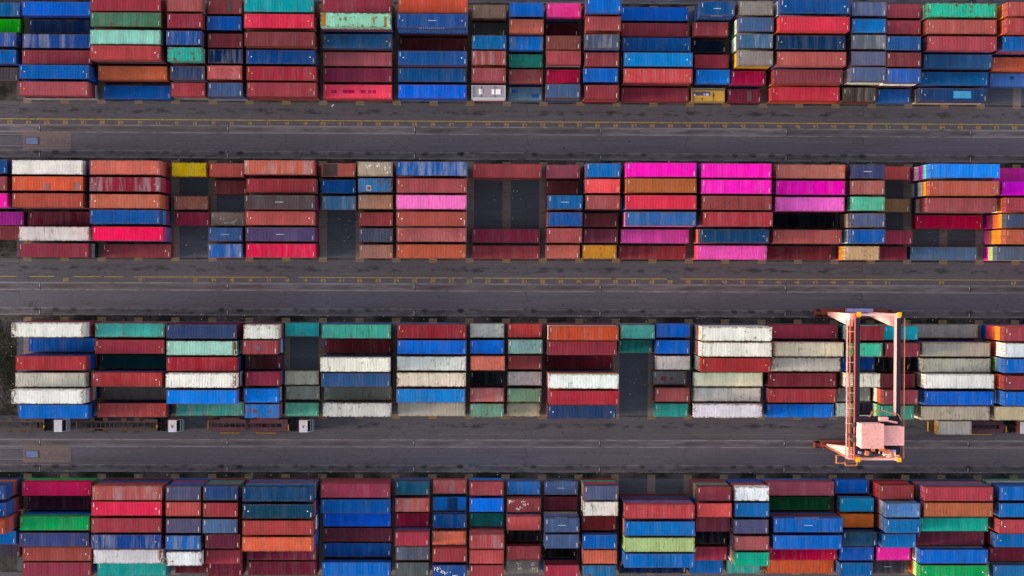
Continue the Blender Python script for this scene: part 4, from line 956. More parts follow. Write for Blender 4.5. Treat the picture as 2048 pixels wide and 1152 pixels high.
for i in range(-8, 16):
    x = JX0+33.85*i
    for yb in YB+(YB[3]-PER,):
        line(wm, x-.04, x+.04, yb+2.9, .7, .016)
        line(wm, x-.04, x+.04, yb+7.75, .5, .016)
struct('road_markings', wm, M['whitepaint'])
jm = MB()
for i in range(-8, 16):
    x = JX0+33.85*i+.16
    for yb in YB+(YB[3]-PER,):
        line(jm, x-.05, x+.05, yb+7.59, 1.4, .0125); line(jm, x-.05, x+.05, yb+3.03, 1.3, .0125)
M['joint'] = plain('joint_tar', '1E1C1E', .9, .1)
struct('road_markings', jm, M['joint'])

# service pads with hatch, manholes and the end of two rails at the left
M['hatchmetal'] = plain('pale_blue_sheet', '68739A', .45, .3, .35, 1.6)
M['hatchrim'] = plain('hatch_rim', '5C5260', .8)
M['iron'] = plain('cast_iron', '6A5C60', .85, .15, .25, 2)
M['rail'] = plain('rail_groove', '1A1718', .7)
M['raillip'] = plain('rail_lip', '8A7C80', .6)
for k, (yc, side) in enumerate(((24.39, 'upper'), (-32.3, 'lower'))):
    pm = MB(); pm.box(-27.5, -18.85, yc-1.5, yc+1.5, 0, .02); struct('pavement', pm, M['pad'])
    h = empty('inspection_hatch', (-25.9, yc, .02), f'pale blue sheet metal hatch set in the {side} pinkish concrete pad by the left edge', 'hatch', 'pale blue hatches in the concrete pads')
    m = MB()
    for (a, b, c, d) in ((-1.2,1.2,.56,.72),(-1.2,1.2,-.72,-.56),(-1.2,-1.04,-.56,.56),(1.04,1.2,-.56,.56)): m.box(a, b, c, d, 0, .07)
    m.build('rim', M['hatchrim'], h); m = MB(); m.box(-1.04, 1.04, -.56, .56, 0, .05); m.build('lid', M['hatchmetal'], h)
    for j, xx in enumerate((-22.61, -21.36, -20.18)):
        m = MB(); n = 20
        for r0, r1, z in ((0, .40, .035), (.43, .50, .03)):
            for i in range(n):
                a0, a1 = 2*math.pi*i/n, 2*math.pi*(i+1)/n
                q = [(r*math.cos(a), r*math.sin(a), z) for r, a in ((r0, a0), (r1, a0), (r1, a1), (r0, a1))]
                m.poly(q[1:3]+[q[0]] if r0 == 0 else q)
        o = m.build('manhole_cover', M['iron'], None, (xx, yc, 0))
        tag(o, f'{("first", "middle", "last")[j]} of three round iron manhole covers on the {side} concrete pad', 'manhole', 'manhole covers on the concrete pads')
    rl = MB(); rp = MB()
    for dy in (1.02, -1.0):
        rl.box(-60, -27.52, yc+dy-.13, yc+dy, 0, .016); rp.box(-60, -27.52, yc+dy+.004, yc+dy+.12, 0, .03)
    struct('rail_track', rl, M['rail']); struct('rail_track', rp, M['raillip'])

# ------------------------------------------------------------------ shipping containers
H = 2.59
def corrug(mb, n, length, w0, w1, place, depth=.034, m=0):
    """n trapezoid ribs along a panel; place(s, t, d) maps (along, across, depth) to 3D"""
    pit = length/n; xs = [-length/2]; ds = [0.0]
    for i in range(n):
        s = -length/2+i*pit
        for f, d in ((.28, 0.), (.42, 1.), (.78, 1.), (.92, 0.)): xs.append(s+f*pit); ds.append(d)
    xs.append(length/2); ds.append(0.)
    k = len(mb.v)
    for x, d in zip(xs, ds): mb.v.append(place(x, w0, d*depth)); mb.v.append(place(x, w1, d*depth))
    for i in range(len(xs)-1): mb.f.append((k+2*i, k+2*i+2, k+2*i+3, k+2*i+1)); mb.m.append(m)
def comb(ys, x, wide, thin, z, along=False):
    """one connected strip whose width steps between wide and thin, like a line of small letters"""
    c = MB(); pts = []
    for i in range(len(ys)-1):
        w_ = wide if i % 2 == 0 else thin; pts += [(ys[i], w_), (ys[i+1]-.002, w_)]
    for y, w_ in pts: c.v += [(y, x-w_, z), (y, x+w_, z)] if along else [(x+w_, y, z), (x-w_, y, z)]
    for i in range(len(pts)-1): c.f.append((2*i, 2*i+2, 2*i+3, 2*i+1)); c.m.append(0)
    return c
def container_meshes(L):
    hl = L/2; n = 44 if L > 7 else 21
    r = MB(); corrug(r, n, L-.36, -1.13, 1.13, lambda s, t, d: (s, t, 2.535+d))
    r.quad((-hl+.06,-1.13,2.535),(-hl+.18,-1.13,2.535),(-hl+.18,1.13,2.535),(-hl+.06,1.13,2.535)); r.quad((hl-.18,-1.13,2.535),(hl-.06,-1.13,2.535),(hl-.06,1.13,2.535),(hl-.18,1.13,2.535))
    sa = MB(); corrug(sa, n, L-.30, .14, 2.47, lambda s, t, d: (s, -1.20+d, t))
    sb = MB(); corrug(sb, n, L-.30, .14, 2.47, lambda s, t, d: (-s, 1.20-d, t))
    e = MB(); corrug(e, 8, 2.14, .16, 2.45, lambda s, t, d: (hl-.015-d, s, t))
    f = MB()
    for y in (-1, 1):
        y0, y1 = sorted((y*1.213, y*1.13))
        f.box(-hl+.17, hl-.17, y0, y1, 2.47, 2.56); f.box(-hl+.17, hl-.17, y0, y1, 0, .15)
        for x in (-1, 1):
            a, b = sorted((x*(hl-.004), x*(hl-.14))); c, d = sorted((y*1.213, y*1.06)); f.box(a, b, c, d, .118, 2.472)
            a, b = sorted((x*hl, x*(hl-.178))); c, d = sorted((y*1.219, y*1.057)); f.box(a, b, c, d, 0, .118); f.box(a, b, c, d, 2.472, H)
    for x in (-1, 1):
        a, b = sorted((x*(hl-.004), x*(hl-.09))); f.box(a, b, -1.057, 1.057, 2.45, 2.56); f.box(a, b, -1.057, 1.057, 0, .15)
    ds = []
    for s in (-1, 1):
        d = MB(); y0, y1 = sorted((s*.05, s*1.055)); d.box(-hl+.05, -hl+.09, y0, y1, .155, 2.445)
        for z in (.75, 1.32, 1.9): d.box(-hl+.03, -hl+.05, y0+.06, y1-.06, z-.12, z+.12)
        for yy in (.28, .80): d.tube((-hl+.025, s*yy, .16), (-hl+.025, s*yy, 2.44), .034, 5, 1)
        ds.append(d)
    c = comb([-.95+.0775*i for i in range(10)], hl-.38, .055, .010, 2.5765)
    pd = M['paint']
    return dict(roof=r.mesh('roof', pd), wall_a=sa.mesh('side_wall', pd), wall_b=sb.mesh('side_wall', pd), end=e.mesh('end_wall', pd), frame=f.mesh('frame', pd),
                door_a=ds[0].mesh('door', [pd, M['rod']]), door_b=ds[1].mesh('door', [pd, M['rod']]), code=c.mesh('roof_code', M['white']))
CM = {40: container_meshes(12.19), 20: container_meshes(6.06)}
def dots_mesh(hl, m):
    c = MB()
    for sx in (1,):
        x = sx*(hl-.95); c.poly([(x-.13, 0, 2.579), (x, -.13, 2.579), (x+.13, 0, 2.579), (x, .13, 2.579)])
    return c.mesh('roof_marking', m)
DOT = [dots_mesh(6.095, M['yellowdot']), dots_mesh(6.095, M['white'])]
def rect_mesh(name, rects, z=2.5785):
    c = MB()
    for i, (x0, x1, y0, y1) in enumerate(rects): c.quad((x0, y0, z+.0008*i), (x1, y0, z+.0008*i), (x1, y1, z+.0008*i), (x0, y1, z+.0008*i))
    return c.mesh(name, M['paint'])
def prop(o, col, d, half, seed):
    o.color = col; o['rust'] = d[0]; o['fade'] = d[1]; o['dirt'] = d[2]; o['half'] = half; o['seed'] = seed; o['rusty_end'] = d[3]; o['endx'] = 1.0 if 'endright' in tags else -1.0
WE = {'rust':(.62,.3,.5,0),'heavyrust':(1.0,.3,.4,0),'rustedge':(.4,.1,.1,0),'rustend':(.35,.1,.6,1),'dirt':(.25,.2,1.0,0),'fade':(.2,1.0,.3,0),'stain':(.05,.2,.5,0)}
PATCH = {'patches':('A81048',[(-4.7,-3.8,-.3,.25),(-2.6,-1.75,-.3,.25),(-1.7,-.6,-.3,.25),(.5,1.4,-.3,.25),(1.9,2.4,-.3,.25),(2.7,3.2,-.3,.25)]),
 'bluepatches':('0E5498',[(-2.45,-1.7,.1,.7),(1.15,2.35,-.75,0)]),'lightpatch':('3C96BE',[(0.0,3.2,-.6,.7)]),'browns':('8A5450',[(-.6,.5,-1.1,.05),(4.6,5.6,-1.1,.25)]),'greysquare':('6C4A5C',[(-.95,.05,-.55,.25)]),
 'redsquare':('C8C4C0',[(-1.55,-.75,-.95,-.05)]),'redsquares':('783434',[(-1.6,-.6,-.45,.25),(.1,.5,-.3,.2)]),'half':('5C4640',[(-2.75,-.15,-1.1,1.1)]),'darkpatches':('124070',[(-.4,1.45,-1.12,1.12)]),
 'patch':('5E4A48',[(.5,1.25,-.9,.9)]),'ochreend':('9A6420',[(-5.95,-5.2,-1.1,1.1),(4.9,5.3,-.9,.6),(2.9,3.2,-.6,.5)])}
def flecks_mesh(sd, n):
    c = MB(); q = random.Random(sd); cs = [(q.uniform(-2.3, 2.3), q.uniform(-.8, .8)) for _ in range(4)]
    for i in range(n):
        a = cs[i % 4]; x, y = a[0]+q.gauss(0, .32), a[1]+q.gauss(0, .16)
        if abs(x) > 2.7 or abs(y) > 1.05: continue
        k = q.uniform(.03, .15); k2 = k*q.uniform(.5, 1.6); z = 2.579+.0002*i
        c.poly([(x+k*math.cos(t_)*q.uniform(.6, 1.2), y+k2*math.sin(t_)*q.uniform(.6, 1.2), z) for t_ in (0, 1, 2.1, 3.1, 4.2, 5.2)])
    return c.mesh('paint_fleck', M['fleck'])
M['fleck'] = plain('pale_flaking_paint', 'D8D0C6', .8, .1, .15, 3)
TXT = comb([-.7+.1*i for i in range(15)], 0, .04, .008, 2.579, True)
TXTM = TXT.mesh('lettering', M['white'])
def side_letters(hl, s):
    n = 27 if hl > 4 else 17; st = .17 if hl > 4 else .13
    c = comb([(i-n/2)*st for i in range(n)], 1.93, .17, .02, 0, True)
    c.v = [(x, s*1.2165, y) for x, y, z in c.v]
    return c.mesh('lettering', M['white'])
SL = {(k, s): side_letters(6.095 if k == 40 else 3.03, s) for k in (20, 40) for s in (-1, 1)}

def make_container(L, name):
    me = CM[L]; root = link(name, me['frame'])
    for nm, k in (('roof','roof'),('side_wall','wall_a'),('side_wall','wall_b'),('end_wall','end'),('door','door_a'),('door','door_b')): link(nm, me[k], root)
    return root
proto = {40: make_container(40, 'long_container'), 20: make_container(20, 'short_container')}
def copy_container(L):
    r = proto[L].copy(); COL.objects.link(r)
    for ch in proto[L].children:
        c = ch.copy(); COL.objects.link(c); c.parent = r
    return r
GRP = {40: 'long containers stacked in the yard', 20: 'short containers stacked in the yard'}
used = set(); seed = 0; tags = []
lower = dict(v=[], f=[], c=[], off=0)
LT = {}
for L, ln in ((40, 12.19), (20, 6.06)):           # cheaper shape for the containers below: walls with ribs, frame, doors
    hl = ln/2; mb = MB()
    for s in (-1, 1): corrug(mb, 22 if L == 40 else 11, ln-.3, .14, 2.47, (lambda a, t, d, s=s: (s*-a if s > 0 else a, s*(1.20-d), t)), .034)
    corrug(mb, 6, 2.14, .16, 2.45, lambda a, t, d: (hl-.015-d, a, t))
    for y in (-1, 1):
        y0, y1 = sorted((y*1.213, y*1.13)); mb.box(-hl, hl, y0, y1, 2.45, 2.58); mb.box(-hl, hl, y0, y1, 0, .15)
        for x in (-1, 1):
            a, b = sorted((x*hl, x*(hl-.15))); mb.box(a, b, *sorted((y*1.219, y*1.06)), .15, 2.45)
    mb.box(-hl+.02, hl-.02, -1.13, 1.13, 2.47, 2.56); mb.box(-hl+.05, -hl+.09, -1.06, 1.06, .02, 2.47)
    nb = len(mb.f)
    for yy in (-.8, -.28, .28, .8): mb.tube((-hl+.02, yy, .16), (-hl+.02, yy, 2.44), .022, 4)
    mb.box(-hl+.03, -hl+.05, -.02, .02, .1, 2.46)
    LT[L] = (np.array(mb.v), mb.f, nb)
LTM = {}; NAME = {40: 'long_container', 20: 'short_container'}
for L in LT:
    m_ = bpy.data.meshes.new('container_shell'); m_.from_pydata(LT[L][0].tolist(), [], LT[L][1]); m_.materials.append(M['paint']); m_.materials.append(M['rod'])
    m_.polygons.foreach_set('material_index', [0 if i < LT[L][2] else 1 for i in range(len(LT[L][1]))]); LTM[L] = m_
LOWLAB = dict(l.split('|') for l in LOW.strip().split('\n'))
LV, LF, LC = [], [], []
lo_n = 0
def add_lower(L, x, y, z, col):
    global lo_n
    v, f, nb = LT[L]; LV.append(v+np.array((x, y, z)))
    for i, q in enumerate(f): LF.append(tuple(a+lo_n for a in q)); LC.append(col if i < nb else (.05, .045, .045, 1))
    lo_n += len(v)
FILL = ['maroon','wine','brick','brickred','navy','steelnavy','blue','plum','redbrick','rustorange','grey','dkblue','offwhite','steel','slate','salmonred','maroon','maroon']
def jit(c, k=.06):
    f = 1+random.uniform(-k, k); return tuple(min(1, max(0, x*f*(1+random.uniform(-.02, .02)))) for x in c[:3])+(1,)
for row in DATA.strip().split('\n'):
    b, bay, L, r, t, x, y, hx, tags, under, label = row.split('|')
    b, bay, L, r, t, x, y = int(b), int(bay), int(L), int(r), int(t), float(x), float(y)
    tags = tags.split(',') if tags else []; seed += 1
    half = 6.095 if L == 40 else 3.03
    if 'reefer' in tags or 'tank' in tags:
        SPECIAL.append((tags[0], x, y, t, label)); z = 2.6*(t-1)
    else:
        o = proto[L] if L not in used else copy_container(L); used.add(L)
        z = 2.6*(t-1); o.location = (x, y, z); tag(o, label, 'container', GRP[L])
        col = rgb(hx)
        d = np.array((.12, .06, .22, 0.))+np.abs(rng.normal(0, .10, 4))*(1, 1, 1, 0)
        for tg in tags:
            if tg in WE: d = np.maximum(d, WE[tg])
        d = [float(q) for q in d]
        prop(o, tuple(.95*q for q in col[:3])+(1,), [min(1, d[0]+.30), d[1], d[2], 0], half, seed*3.17)
        for ch in o.children: prop(ch, col, d if ch.name.startswith('roof') else [d[0]*.5, d[1]*.5, d[2]*.5, 0], half, seed*3.17)
        cw = col; lum = .3*cw[0]+.6*cw[1]+.1*cw[2]
        if lum < .45 and not ({'heavyrust'} & set(tags)) and seed % 9: [setattr(link('roof_code', CM[L]['code'], o), 'rotation_euler', (0, 0, q)) for q in (0, math.pi)]
        if 'dots' in tags: [setattr(link('roof_marking', DOT[0 if seed % 3 else 1], o), 'rotation_euler', (0, 0, q)) for q in (0, math.pi)]
        for tg in tags:
            if tg in PATCH:
                p = link('repair_patch', rect_mesh('repair_patch', PATCH[tg][1]), o); prop(p, lin(PATCH[tg][0]), [.05, .2, .1, 0], half, seed*1.3)
                if tg == 'redsquare':
                    p = link('repair_patch', rect_mesh('repair_patch', [(-1.45,-.85,-.82,-.2)], 2.581), o); prop(p, lin('8A4838'), [.2, .2, .1, 0], half, seed)
        if 'whitespots' in tags: link('paint_fleck', flecks_mesh(seed, 44), o)
        if 'text' in tags:
            link('lettering', TXTM, o)
            if b in (0, 3): link('lettering', SL[(L, -1 if b == 0 else 1)], o)
    un = under.split(',') if under else []
    for k, nm in enumerate(un):
        xx, yy = x+random.uniform(-.05, .05), y+random.uniform(-.04, .04)
        cl = jit(lin(PAL[nm]), .1); zz = 2.6*(t-2-k); key = f'{b},{bay},{r},{k}'
        if key in LOWLAB:
            q = link(NAME[L], LTM[L], None, (xx, yy, zz)); tag(q, LOWLAB[key], 'container', GRP[L]); prop(q, cl, [.12, .1, .15, 0], half, seed*1.7+k)
        else: add_lower(L, xx, yy, zz, cl)
me = bpy.data.meshes.new('lower_containers'); V = np.concatenate(LV); me.from_pydata(V.tolist(), [], LF); me.materials.append(M['paint_lower'])
at = me.attributes.new('paint', 'FLOAT_COLOR', 'FACE'); at.data.foreach_set('color', np.array(LC, dtype=np.float32).ravel())
lo = link('lower_containers', me); tag(lo, 'lower containers of every stack, half hidden under the top ones', 'containers', None, 'stuff')

# ------------------------------------------------------------------ two unusual short containers at the front of the top block
def special(kind, x, y, t, label):
    z = 2.6*(t-1); hl = 3.03
    o = empty('service_container', (x, y, z), label, 'container')
    col = {'reefer': plain('mauve_grey_panel', '9A9096', .5, .3, .2), 'tank': plain('ochre_panel', 'CC9A3C', .6, .3, .25)}[kind]
    fr = {'reefer': plain('aluminium_frame', 'CFC9CC', .4, .4, .1), 'tank': plain('ochre_frame', 'A8885A', .6, .3, .2)}[kind]
    m = MB(); m.box(-hl+.05, hl-.05, -1.12, 1.12, .12, 2.40); m.build('body', col, o)
    f = MB()
    for sx in (-1, 1):
        for sy in (-1, 1):
            f.box(*sorted((sx*hl, sx*(hl-.16))), *sorted((sy*1.219, sy*1.07)), 0, 2.59)
        f.box(*sorted((sx*(hl-.01), sx*(hl-.12))), -1.07, 1.07, 2.45, 2.57); f.box(*sorted((sx*(hl-.01), sx*(hl-.12))), -1.07, 1.07, 0, .14)
    for sy in (-1, 1):
        f.box(-hl+.16, hl-.16, *sorted((sy*1.215, sy*1.13)), 2.44, 2.57); f.box(-hl+.16, hl-.16, *sorted((sy*1.215, sy*1.13)), 0, .14)
    f.build('frame', fr, o)
    if kind == 'reefer':
        wp = plain('white_panel', 'F4F2F2', .4, .3, .05); dk = plain('dark_seam', '3A3438', .7)
        for (a, b) in ((-1.72, -1.36), (-1.26, -1.12), (.55, 1.05), (1.24, 2.15)):
            q = MB(); q.box(a, b, -.38, .58, 2.40, 2.47); q.build('roof_panel', wp, o)
        q = MB()
        for xx in (-1.31, 1.14): q.box(xx-.035, xx+.035, -1.1, 1.1, 2.40, 2.45)
        q.build('seam', dk, o)
        q = MB()
        for i, (yy, zz) in enumerate(((-.98, 2.5), (-1.10, 2.5), (-1.30, 2.3), (-1.30, 1.6), (-1.30, .9))): q.box(-hl+.2, hl-.2, yy-.045, yy+.045, zz-.05, zz+.05)
        q.build('side_rail', fr, o)
    else:
        dk = plain('dark_recess', '5A5058', .7); wh = plain('pale_lid', 'C8D0EC', .4, .4, .05); bl = plain('black_hose', '1C1A16', .6)
        q = MB(); q.box(-2.7, .35, -.1, .62, 2.40, 2.43); q.build('recess', dk, o)
        q = MB(); q.box(-2.9, 2.9, .80, 1.1, 2.40, 2.44); q.build('walkway', plain('grey_walkway', '6A625C', .8), o)
        for (xx, yy, r) in ((-2.4, .02, .17), (-.62, .12, .14), (-.1, .10, .24)):
            q = MB(); q.tube((xx, yy, 2.43), (xx, yy, 2.52), r, 14); q.build('lid', wh, o)
        q = MB()
        for a, b in (((.95, .55), (.95, -1.1)), ((.8, -.2), (1.05, .25)), ((1.15, -.3), (.97, .2)), ((-2.5, -.72), (-.85, -.60)), ((-2.62, -.05), (-2.62, -1.0)), ((-1.05, -.5), (-1.05, -1.05))):
            q.tube((a[0], a[1], 2.43), (b[0], b[1], 2.43), .035, 5)
        q.build('hose', bl, o)
for s in SPECIAL: special(*s)

# ------------------------------------------------------------------ trucks in the lane below the third block
M['skel'] = plain('rusty_brown_chassis', '54433C', .85, .12, .5, 1.2)
M['deck'] = plain('maroon_chassis', '5C3C42', .8, .12, .4, 1.2)
M['tyre'] = plain('tyre_rubber', '22262C', .85, .15)
M['cabwhite'] = plain('white_cab_paint', 'C6C2C4', .5, .3, .3, 2.2)
M['glass'] = plain('dark_windscreen', '10131A', .08, .6, .02)
M['black'] = plain('black_frame', '17181B', .7, .2)
M['yell'] = plain('yellow_guide', 'C4981E', .7, .2, .25)
M['cabred'] = plain('dark_red_trim', '5E2A30', .6)
M['logo_o'] = plain('orange_emblem', 'D08A2C', .6); M['logo_p'] = plain('violet_emblem', '57479A', .6)
def wheels(o, xs, ys, r=.5, wd=.28):
    for x in xs:
        for y in ys:
            m = MB(); m.tube((0, -wd/2, 0), (0, wd/2, 0), r, 18); m.tube((0, -wd/2-.01, 0), (0, wd/2+.01, 0), r*.5, 12, 1)
            m.build('wheel', [M['tyre'], M['skel']], o, (x, y, r))
def tractor(o, x0, x1, emblem):
    """cab between x0 and x1 looking east, frame reaching 4 m back"""
    m = MB(); L = x1-x0
    m.hexa([(x0,-1.12,.75),(x1+.42,-1.12,.75),(x1+.42,1.12,.75),(x0,1.12,.75),(x0,-1.12,1.75),(x1+.38,-1.12,1.75),(x1+.38,1.12,1.75),(x0,1.12,1.75)])
    m.hexa([(x0,-1.12,1.75),(x1+.38,-1.12,1.75),(x1+.38,1.12,1.75),(x0,1.12,1.75),(x0+.05,-1.08,3.0),(x1-.02,-1.08,3.0),(x1-.02,1.08,3.0),(x0+.05,1.08,3.0)])
    cab_ = m.build('cab', M['cabwhite'], o)
    m = MB(); m.poly([(x1+.392,-1.0,1.78),(x1+.392,1.0,1.78),(x1+.03,.98,2.94),(x1+.03,-.98,2.94)])
    for s in (-1, 1): m.poly([(x0+.25, s*1.124, 1.8), (x1+.25, s*1.124, 1.8), (x1-.1, s*1.094, 2.75), (x0+.25, s*1.098, 2.75)][::s])
    m.build('windscreen', M['glass'], cab_)
    m = MB(); m.box(x1+.62, x1+.70, -1.1, 1.1, .55, .85); m.tube((x1+.95,-.95,1.15),(x1+.95,.95,1.15),.035); m.tube((x1+.95,-.95,1.15),(x1+.6,-1.1,1.15),.035); m.tube((x1+.95,.95,1.15),(x1+.6,1.1,1.15),.035)
    m.build('bumper', M['cabwhite'], o)
    m = MB(); m.box(x0+.02, x1-.05, 1.12, 1.34, 2.2, 2.75); m.box(x0-.16, x0-.02, -1.05, 1.05, .9, 2.9); m.build('rear_trim', M['cabred'], o)
    m = MB()
    for s in (-1, 1): m.box(x0-3.6, x0, s*.45-.09, s*.45+.09, .75, 1.0)
    m.box(x0-2.6, x0-1.4, -.55, .55, 1.0, 1.14); m.box(x0-.9, x0-.3, -1.05, -.55, .5, 1.2); m.box(x0-.9, x0-.3, .55, 1.0, .5, 1.1); m.box(x0-3.5, x0-3.2, -1.0, 1.0, .8, .95)
    m.tube((x0-.5, .3, 1.0), (x0-.5, .3, 2.4), .07); m.tube((x0-.3, -.2, 1.4), (x0-2.0, -.05, 1.3), .04)
    m.build('chassis_frame', M['black'], o)
    wheels(o, (x1-.35,), (-.95, .95)); wheels(o, (x0-1.3, x0-2.5), (-1.0, -.68, .68, 1.0))
    if emblem:
        m = MB(); xc = (x0+x1)/2
        for i, (a, b) in enumerate(((-.15, .15), (.05, -.2), (.2, .1), (-.05, -.05))): m.quad((xc+a-.12, b-.14, 3.004+i*.001), (xc+a+.12, b-.14, 3.004+i*.001), (xc+a+.12, b+.14, 3.004+i*.001), (xc+a-.12, b+.14, 3.004+i*.001), i % 2)
        m.build('roof_emblem', [M['logo_o'], M['logo_p']], cab_)
def skeletal(o, x0, x1):
    m = MB()
    for s in (-1, 1):
        m.box(x0, x1, s*.60-.13, s*.60+.13, 1.22, 1.28); m.box(x0, x1, s*.60-.03, s*.60+.03, .85, 1.22)
    x = x0+.3
    while x < x1-.2:
        m.box(x-.06, x+.06, -.47, .47, 1.1, 1.25); x += random.choice((.45, .8, 1.0, 1.15))
    m.build('main_beam', M['skel'], o)
    ln = x1-x0
    for fr in (.17, .34, .58, .745):
        q = MB(); xx = x0+fr*ln; q.box(xx-.45, xx+.45, -1.24, -.73, 1.16, 1.30); q.box(xx-.45, xx+.45, .73, 1.24, 1.16, 1.30)
        q.box(xx-.4, xx+.4, -1.36, -1.24, 1.18, 1.55, 1); q.box(xx-.4, xx+.4, 1.24, 1.36, 1.18, 1.55, 1)
        q.build('bolster', [M['skel'], M['skel']], o)
    for bx in ((x0-.05, x0+2.2, -1.1, -.73, 1.1, 1.2), (x0-.05, x0+2.2, .73, 1.1, 1.1, 1.2), (x1-2.4, x1-.1, -1.05, -.73, 1.12, 1.26), (x1-2.4, x1-.1, .73, 1.05, 1.12, 1.26), (x1-.1, x1+.12, -1.1, 1.1, 1.0, 1.34)):
        q = MB(); q.box(*bx); q.build('deck_plate', M['skel'], o)
    q = MB(); q.box(x0-.55, x0-.45, -.5, .6, .7, .9); q.box(x1-.05, x1+.16, -.45, -.05, 1.345, 1.46); q.build('guide', M['yell'], o)
    wheels(o, (x0+1.2, x0+2.5, x0+3.8), (-1.0, -.7, .7, 1.0))
def decked(o, x0, x1, secs, wide):
    for a, b in secs:
        q = MB()
        for s in (-1, 1): q.box(a, b, *sorted((s*.40, s*1.06)), 1.14, 1.26)
        q.box(a, a+.12, -.40, .40, 1.135, 1.255); q.box(b-.12, b, -.40, .40, 1.135, 1.255); q.build('deck', M['deck'], o)
    m = MB()
    for s in (-1, 1): m.box(x0, x1, *sorted((s*.34, s*.40)), .85, 1.24)
    m.box(x1-1.2, x1, -.34, .34, 1.14, 1.26)
    x = x0+.1
    while x < x1-1.2:
        m.box(x-.07, x+.07, -.34, .34, 1.12, 1.25); x += random.choice((1.05, 1.05, 1.1, .5))
    m.build('main_beam', M['deck'], o)
    for a, b in wide:
        for s in (-1, 1):
            q = MB(); q.box(a, b, *sorted((s*1.06, s*1.32)), 1.12, 1.24); q.box(a, b, *sorted((s*1.32, s*1.40)), 1.12, 1.5, 1); q.build('guide', [M['deck'], M['yell'] if s < 0 else M['skel']], o)
    q = MB(); q.box(x0-.12, x0-.02, -.9, .9, .8, 1.3); q.box(x1+.0, x1+.14, -1.0, .1, 1.1, 1.3); q.build('end_bar', M['yell'], o)
    wheels(o, (x0+1.3, x0+2.6, x0+3.9), (-1.0, -.7, .7, 1.0))
G = 'container trucks in the lane below the third block'
TY = -26.85
t1 = empty('container_truck', (-30, TY, 0), 'white cab truck with empty brown skeletal trailer, cut off by the left edge', 'truck', G)
tractor(t1, 30-21.15, 30-19.68, False); skeletal(t1, 30-38.0, 30-23.4)
t2 = empty('container_truck', (-10, TY, 0), 'white cab truck with empty brown skeletal trailer, below a dull brick red long container', 'truck', G)
tractor(t2, 10-.75, 10+.78, True); skeletal(t2, 10-17.1, 10-3.1)
t3 = empty('container_truck', (15, TY, 0), 'white cab truck with empty maroon decked trailer, below teal and azure blue containers', 'truck', G)
tractor(t3, 22.72-15, 24.25-15, True); decked(t3, 6.2-15, 20.55-15, ((6.2-15, 12.9-15), (13.7-15, 20.5-15)), ((8.3-15, 11.8-15), (14.8-15, 18.5-15)))
t4 = empty('container_truck', (145, TY, 0), 'truck with maroon trailer carrying one pale grey short container, cut off by the right edge', 'truck', G)
tractor(t4, 153.3-145, 154.8-145, False); decked(t4, 137.1-145, 151.3-145, ((137.3-145, 143.0-145), (144.6-145, 150.9-145)), ((144.9-145, 148.6-145),))
o = copy_container(20); o.location = (141.14, TY+.02, 1.27)
tag(o, 'pale grey short container with ochre door end riding on the truck trailer at the right', 'container', GRP[20])
cw = lin('B4AAA4')
prop(o, tuple(.8*q for q in cw[:3])+(1,), [.3, .1, .2, 0], 3.03, 991.); 
for ch in o.children:
    prop(ch, lin('C0902C') if ch.name.startswith('door') else cw, [.25, .3, .55, 0], 3.03, 991.)

# ------------------------------------------------------------------ the rail of the yard: rubber-tyred gantry crane
def weathered(name, hx):
    t = NT(name, .55, .2); tc = t.n('ShaderNodeTexCoord'); ob = tc.outputs['Object']; c = lin(hx)
    a = t.noise(ob, .8, 4); d = t.noise(t.scaled(ob, 3, 3, .4), 1.0, 5, .6); r = t.noise(ob, 1.7, 6, .65)
    col = t.mix(1.0, c, t.math('MULTIPLY_ADD', a, .4, .8), 'MULTIPLY')
    col = t.mix(t.math('MULTIPLY', t.step(d, .54, .72), .5), col, (.22, .10, .07, 1))
    col = t.mix(t.math('MULTIPLY', t.step(r, .62, .70), .7), col, (.14, .05, .02, 1))
    t.L(col, t.b.inputs['Base Color']); return t.mat
M['cr'] = weathered('salmon_pink_crane_paint', 'FABDB2')
M['cro'] = weathered('orange_crane_paint', 'CC7A4C')
M['crp'] = weathered('red_brown_girder_paint', 'B05A46')
M['crd'] = plain('dark_rail_deck', '2A2030', .7, .2, .2)
M['cry'] = plain('yellow_cap_paint', 'F0B400', .5, .3, .08)
M['crr'] = weathered('dark_red_sill_paint', '8A4030')
M['lav'] = plain('lavender_cabinet', '9A94C4', .5, .3, .1)
M['grat'] = plain('steel_grating', '4A3A40', .7, .3, .1)
CX, CY = 122.4, -18.2
cr = empty('gantry_crane', (CX, CY, 0), 'salmon pink rubber-tyred gantry crane straddling the third block on the right', 'crane')
def part(mb, name, mats, parent=cr):
    mb.v = [(x-CX, y-CY, z) for x, y, z in mb.v] if parent == cr else [(x-CX, y-CY, z) for x, y, z in mb.v]
    return mb.build(name, mats, parent)
XW0, XW1, XE0, XE1 = 118.75, 119.55, 125.75, 126.42
ZT = 21.5
for x0, x1 in ((XW0, XW1), (XE0, XE1)):
    m = MB(); m.box(x0, x1, -30.6, -5.6, ZT-1.7, ZT); gd = part(m, 'girder', M['cr'] if x0 > 120 else M['crp'])
    m = MB(); m.box(x0+.05, x1+.02, -29.6, -6.4, ZT, ZT+.04); part(m, 'trolley_rail', M['crd'], gd)
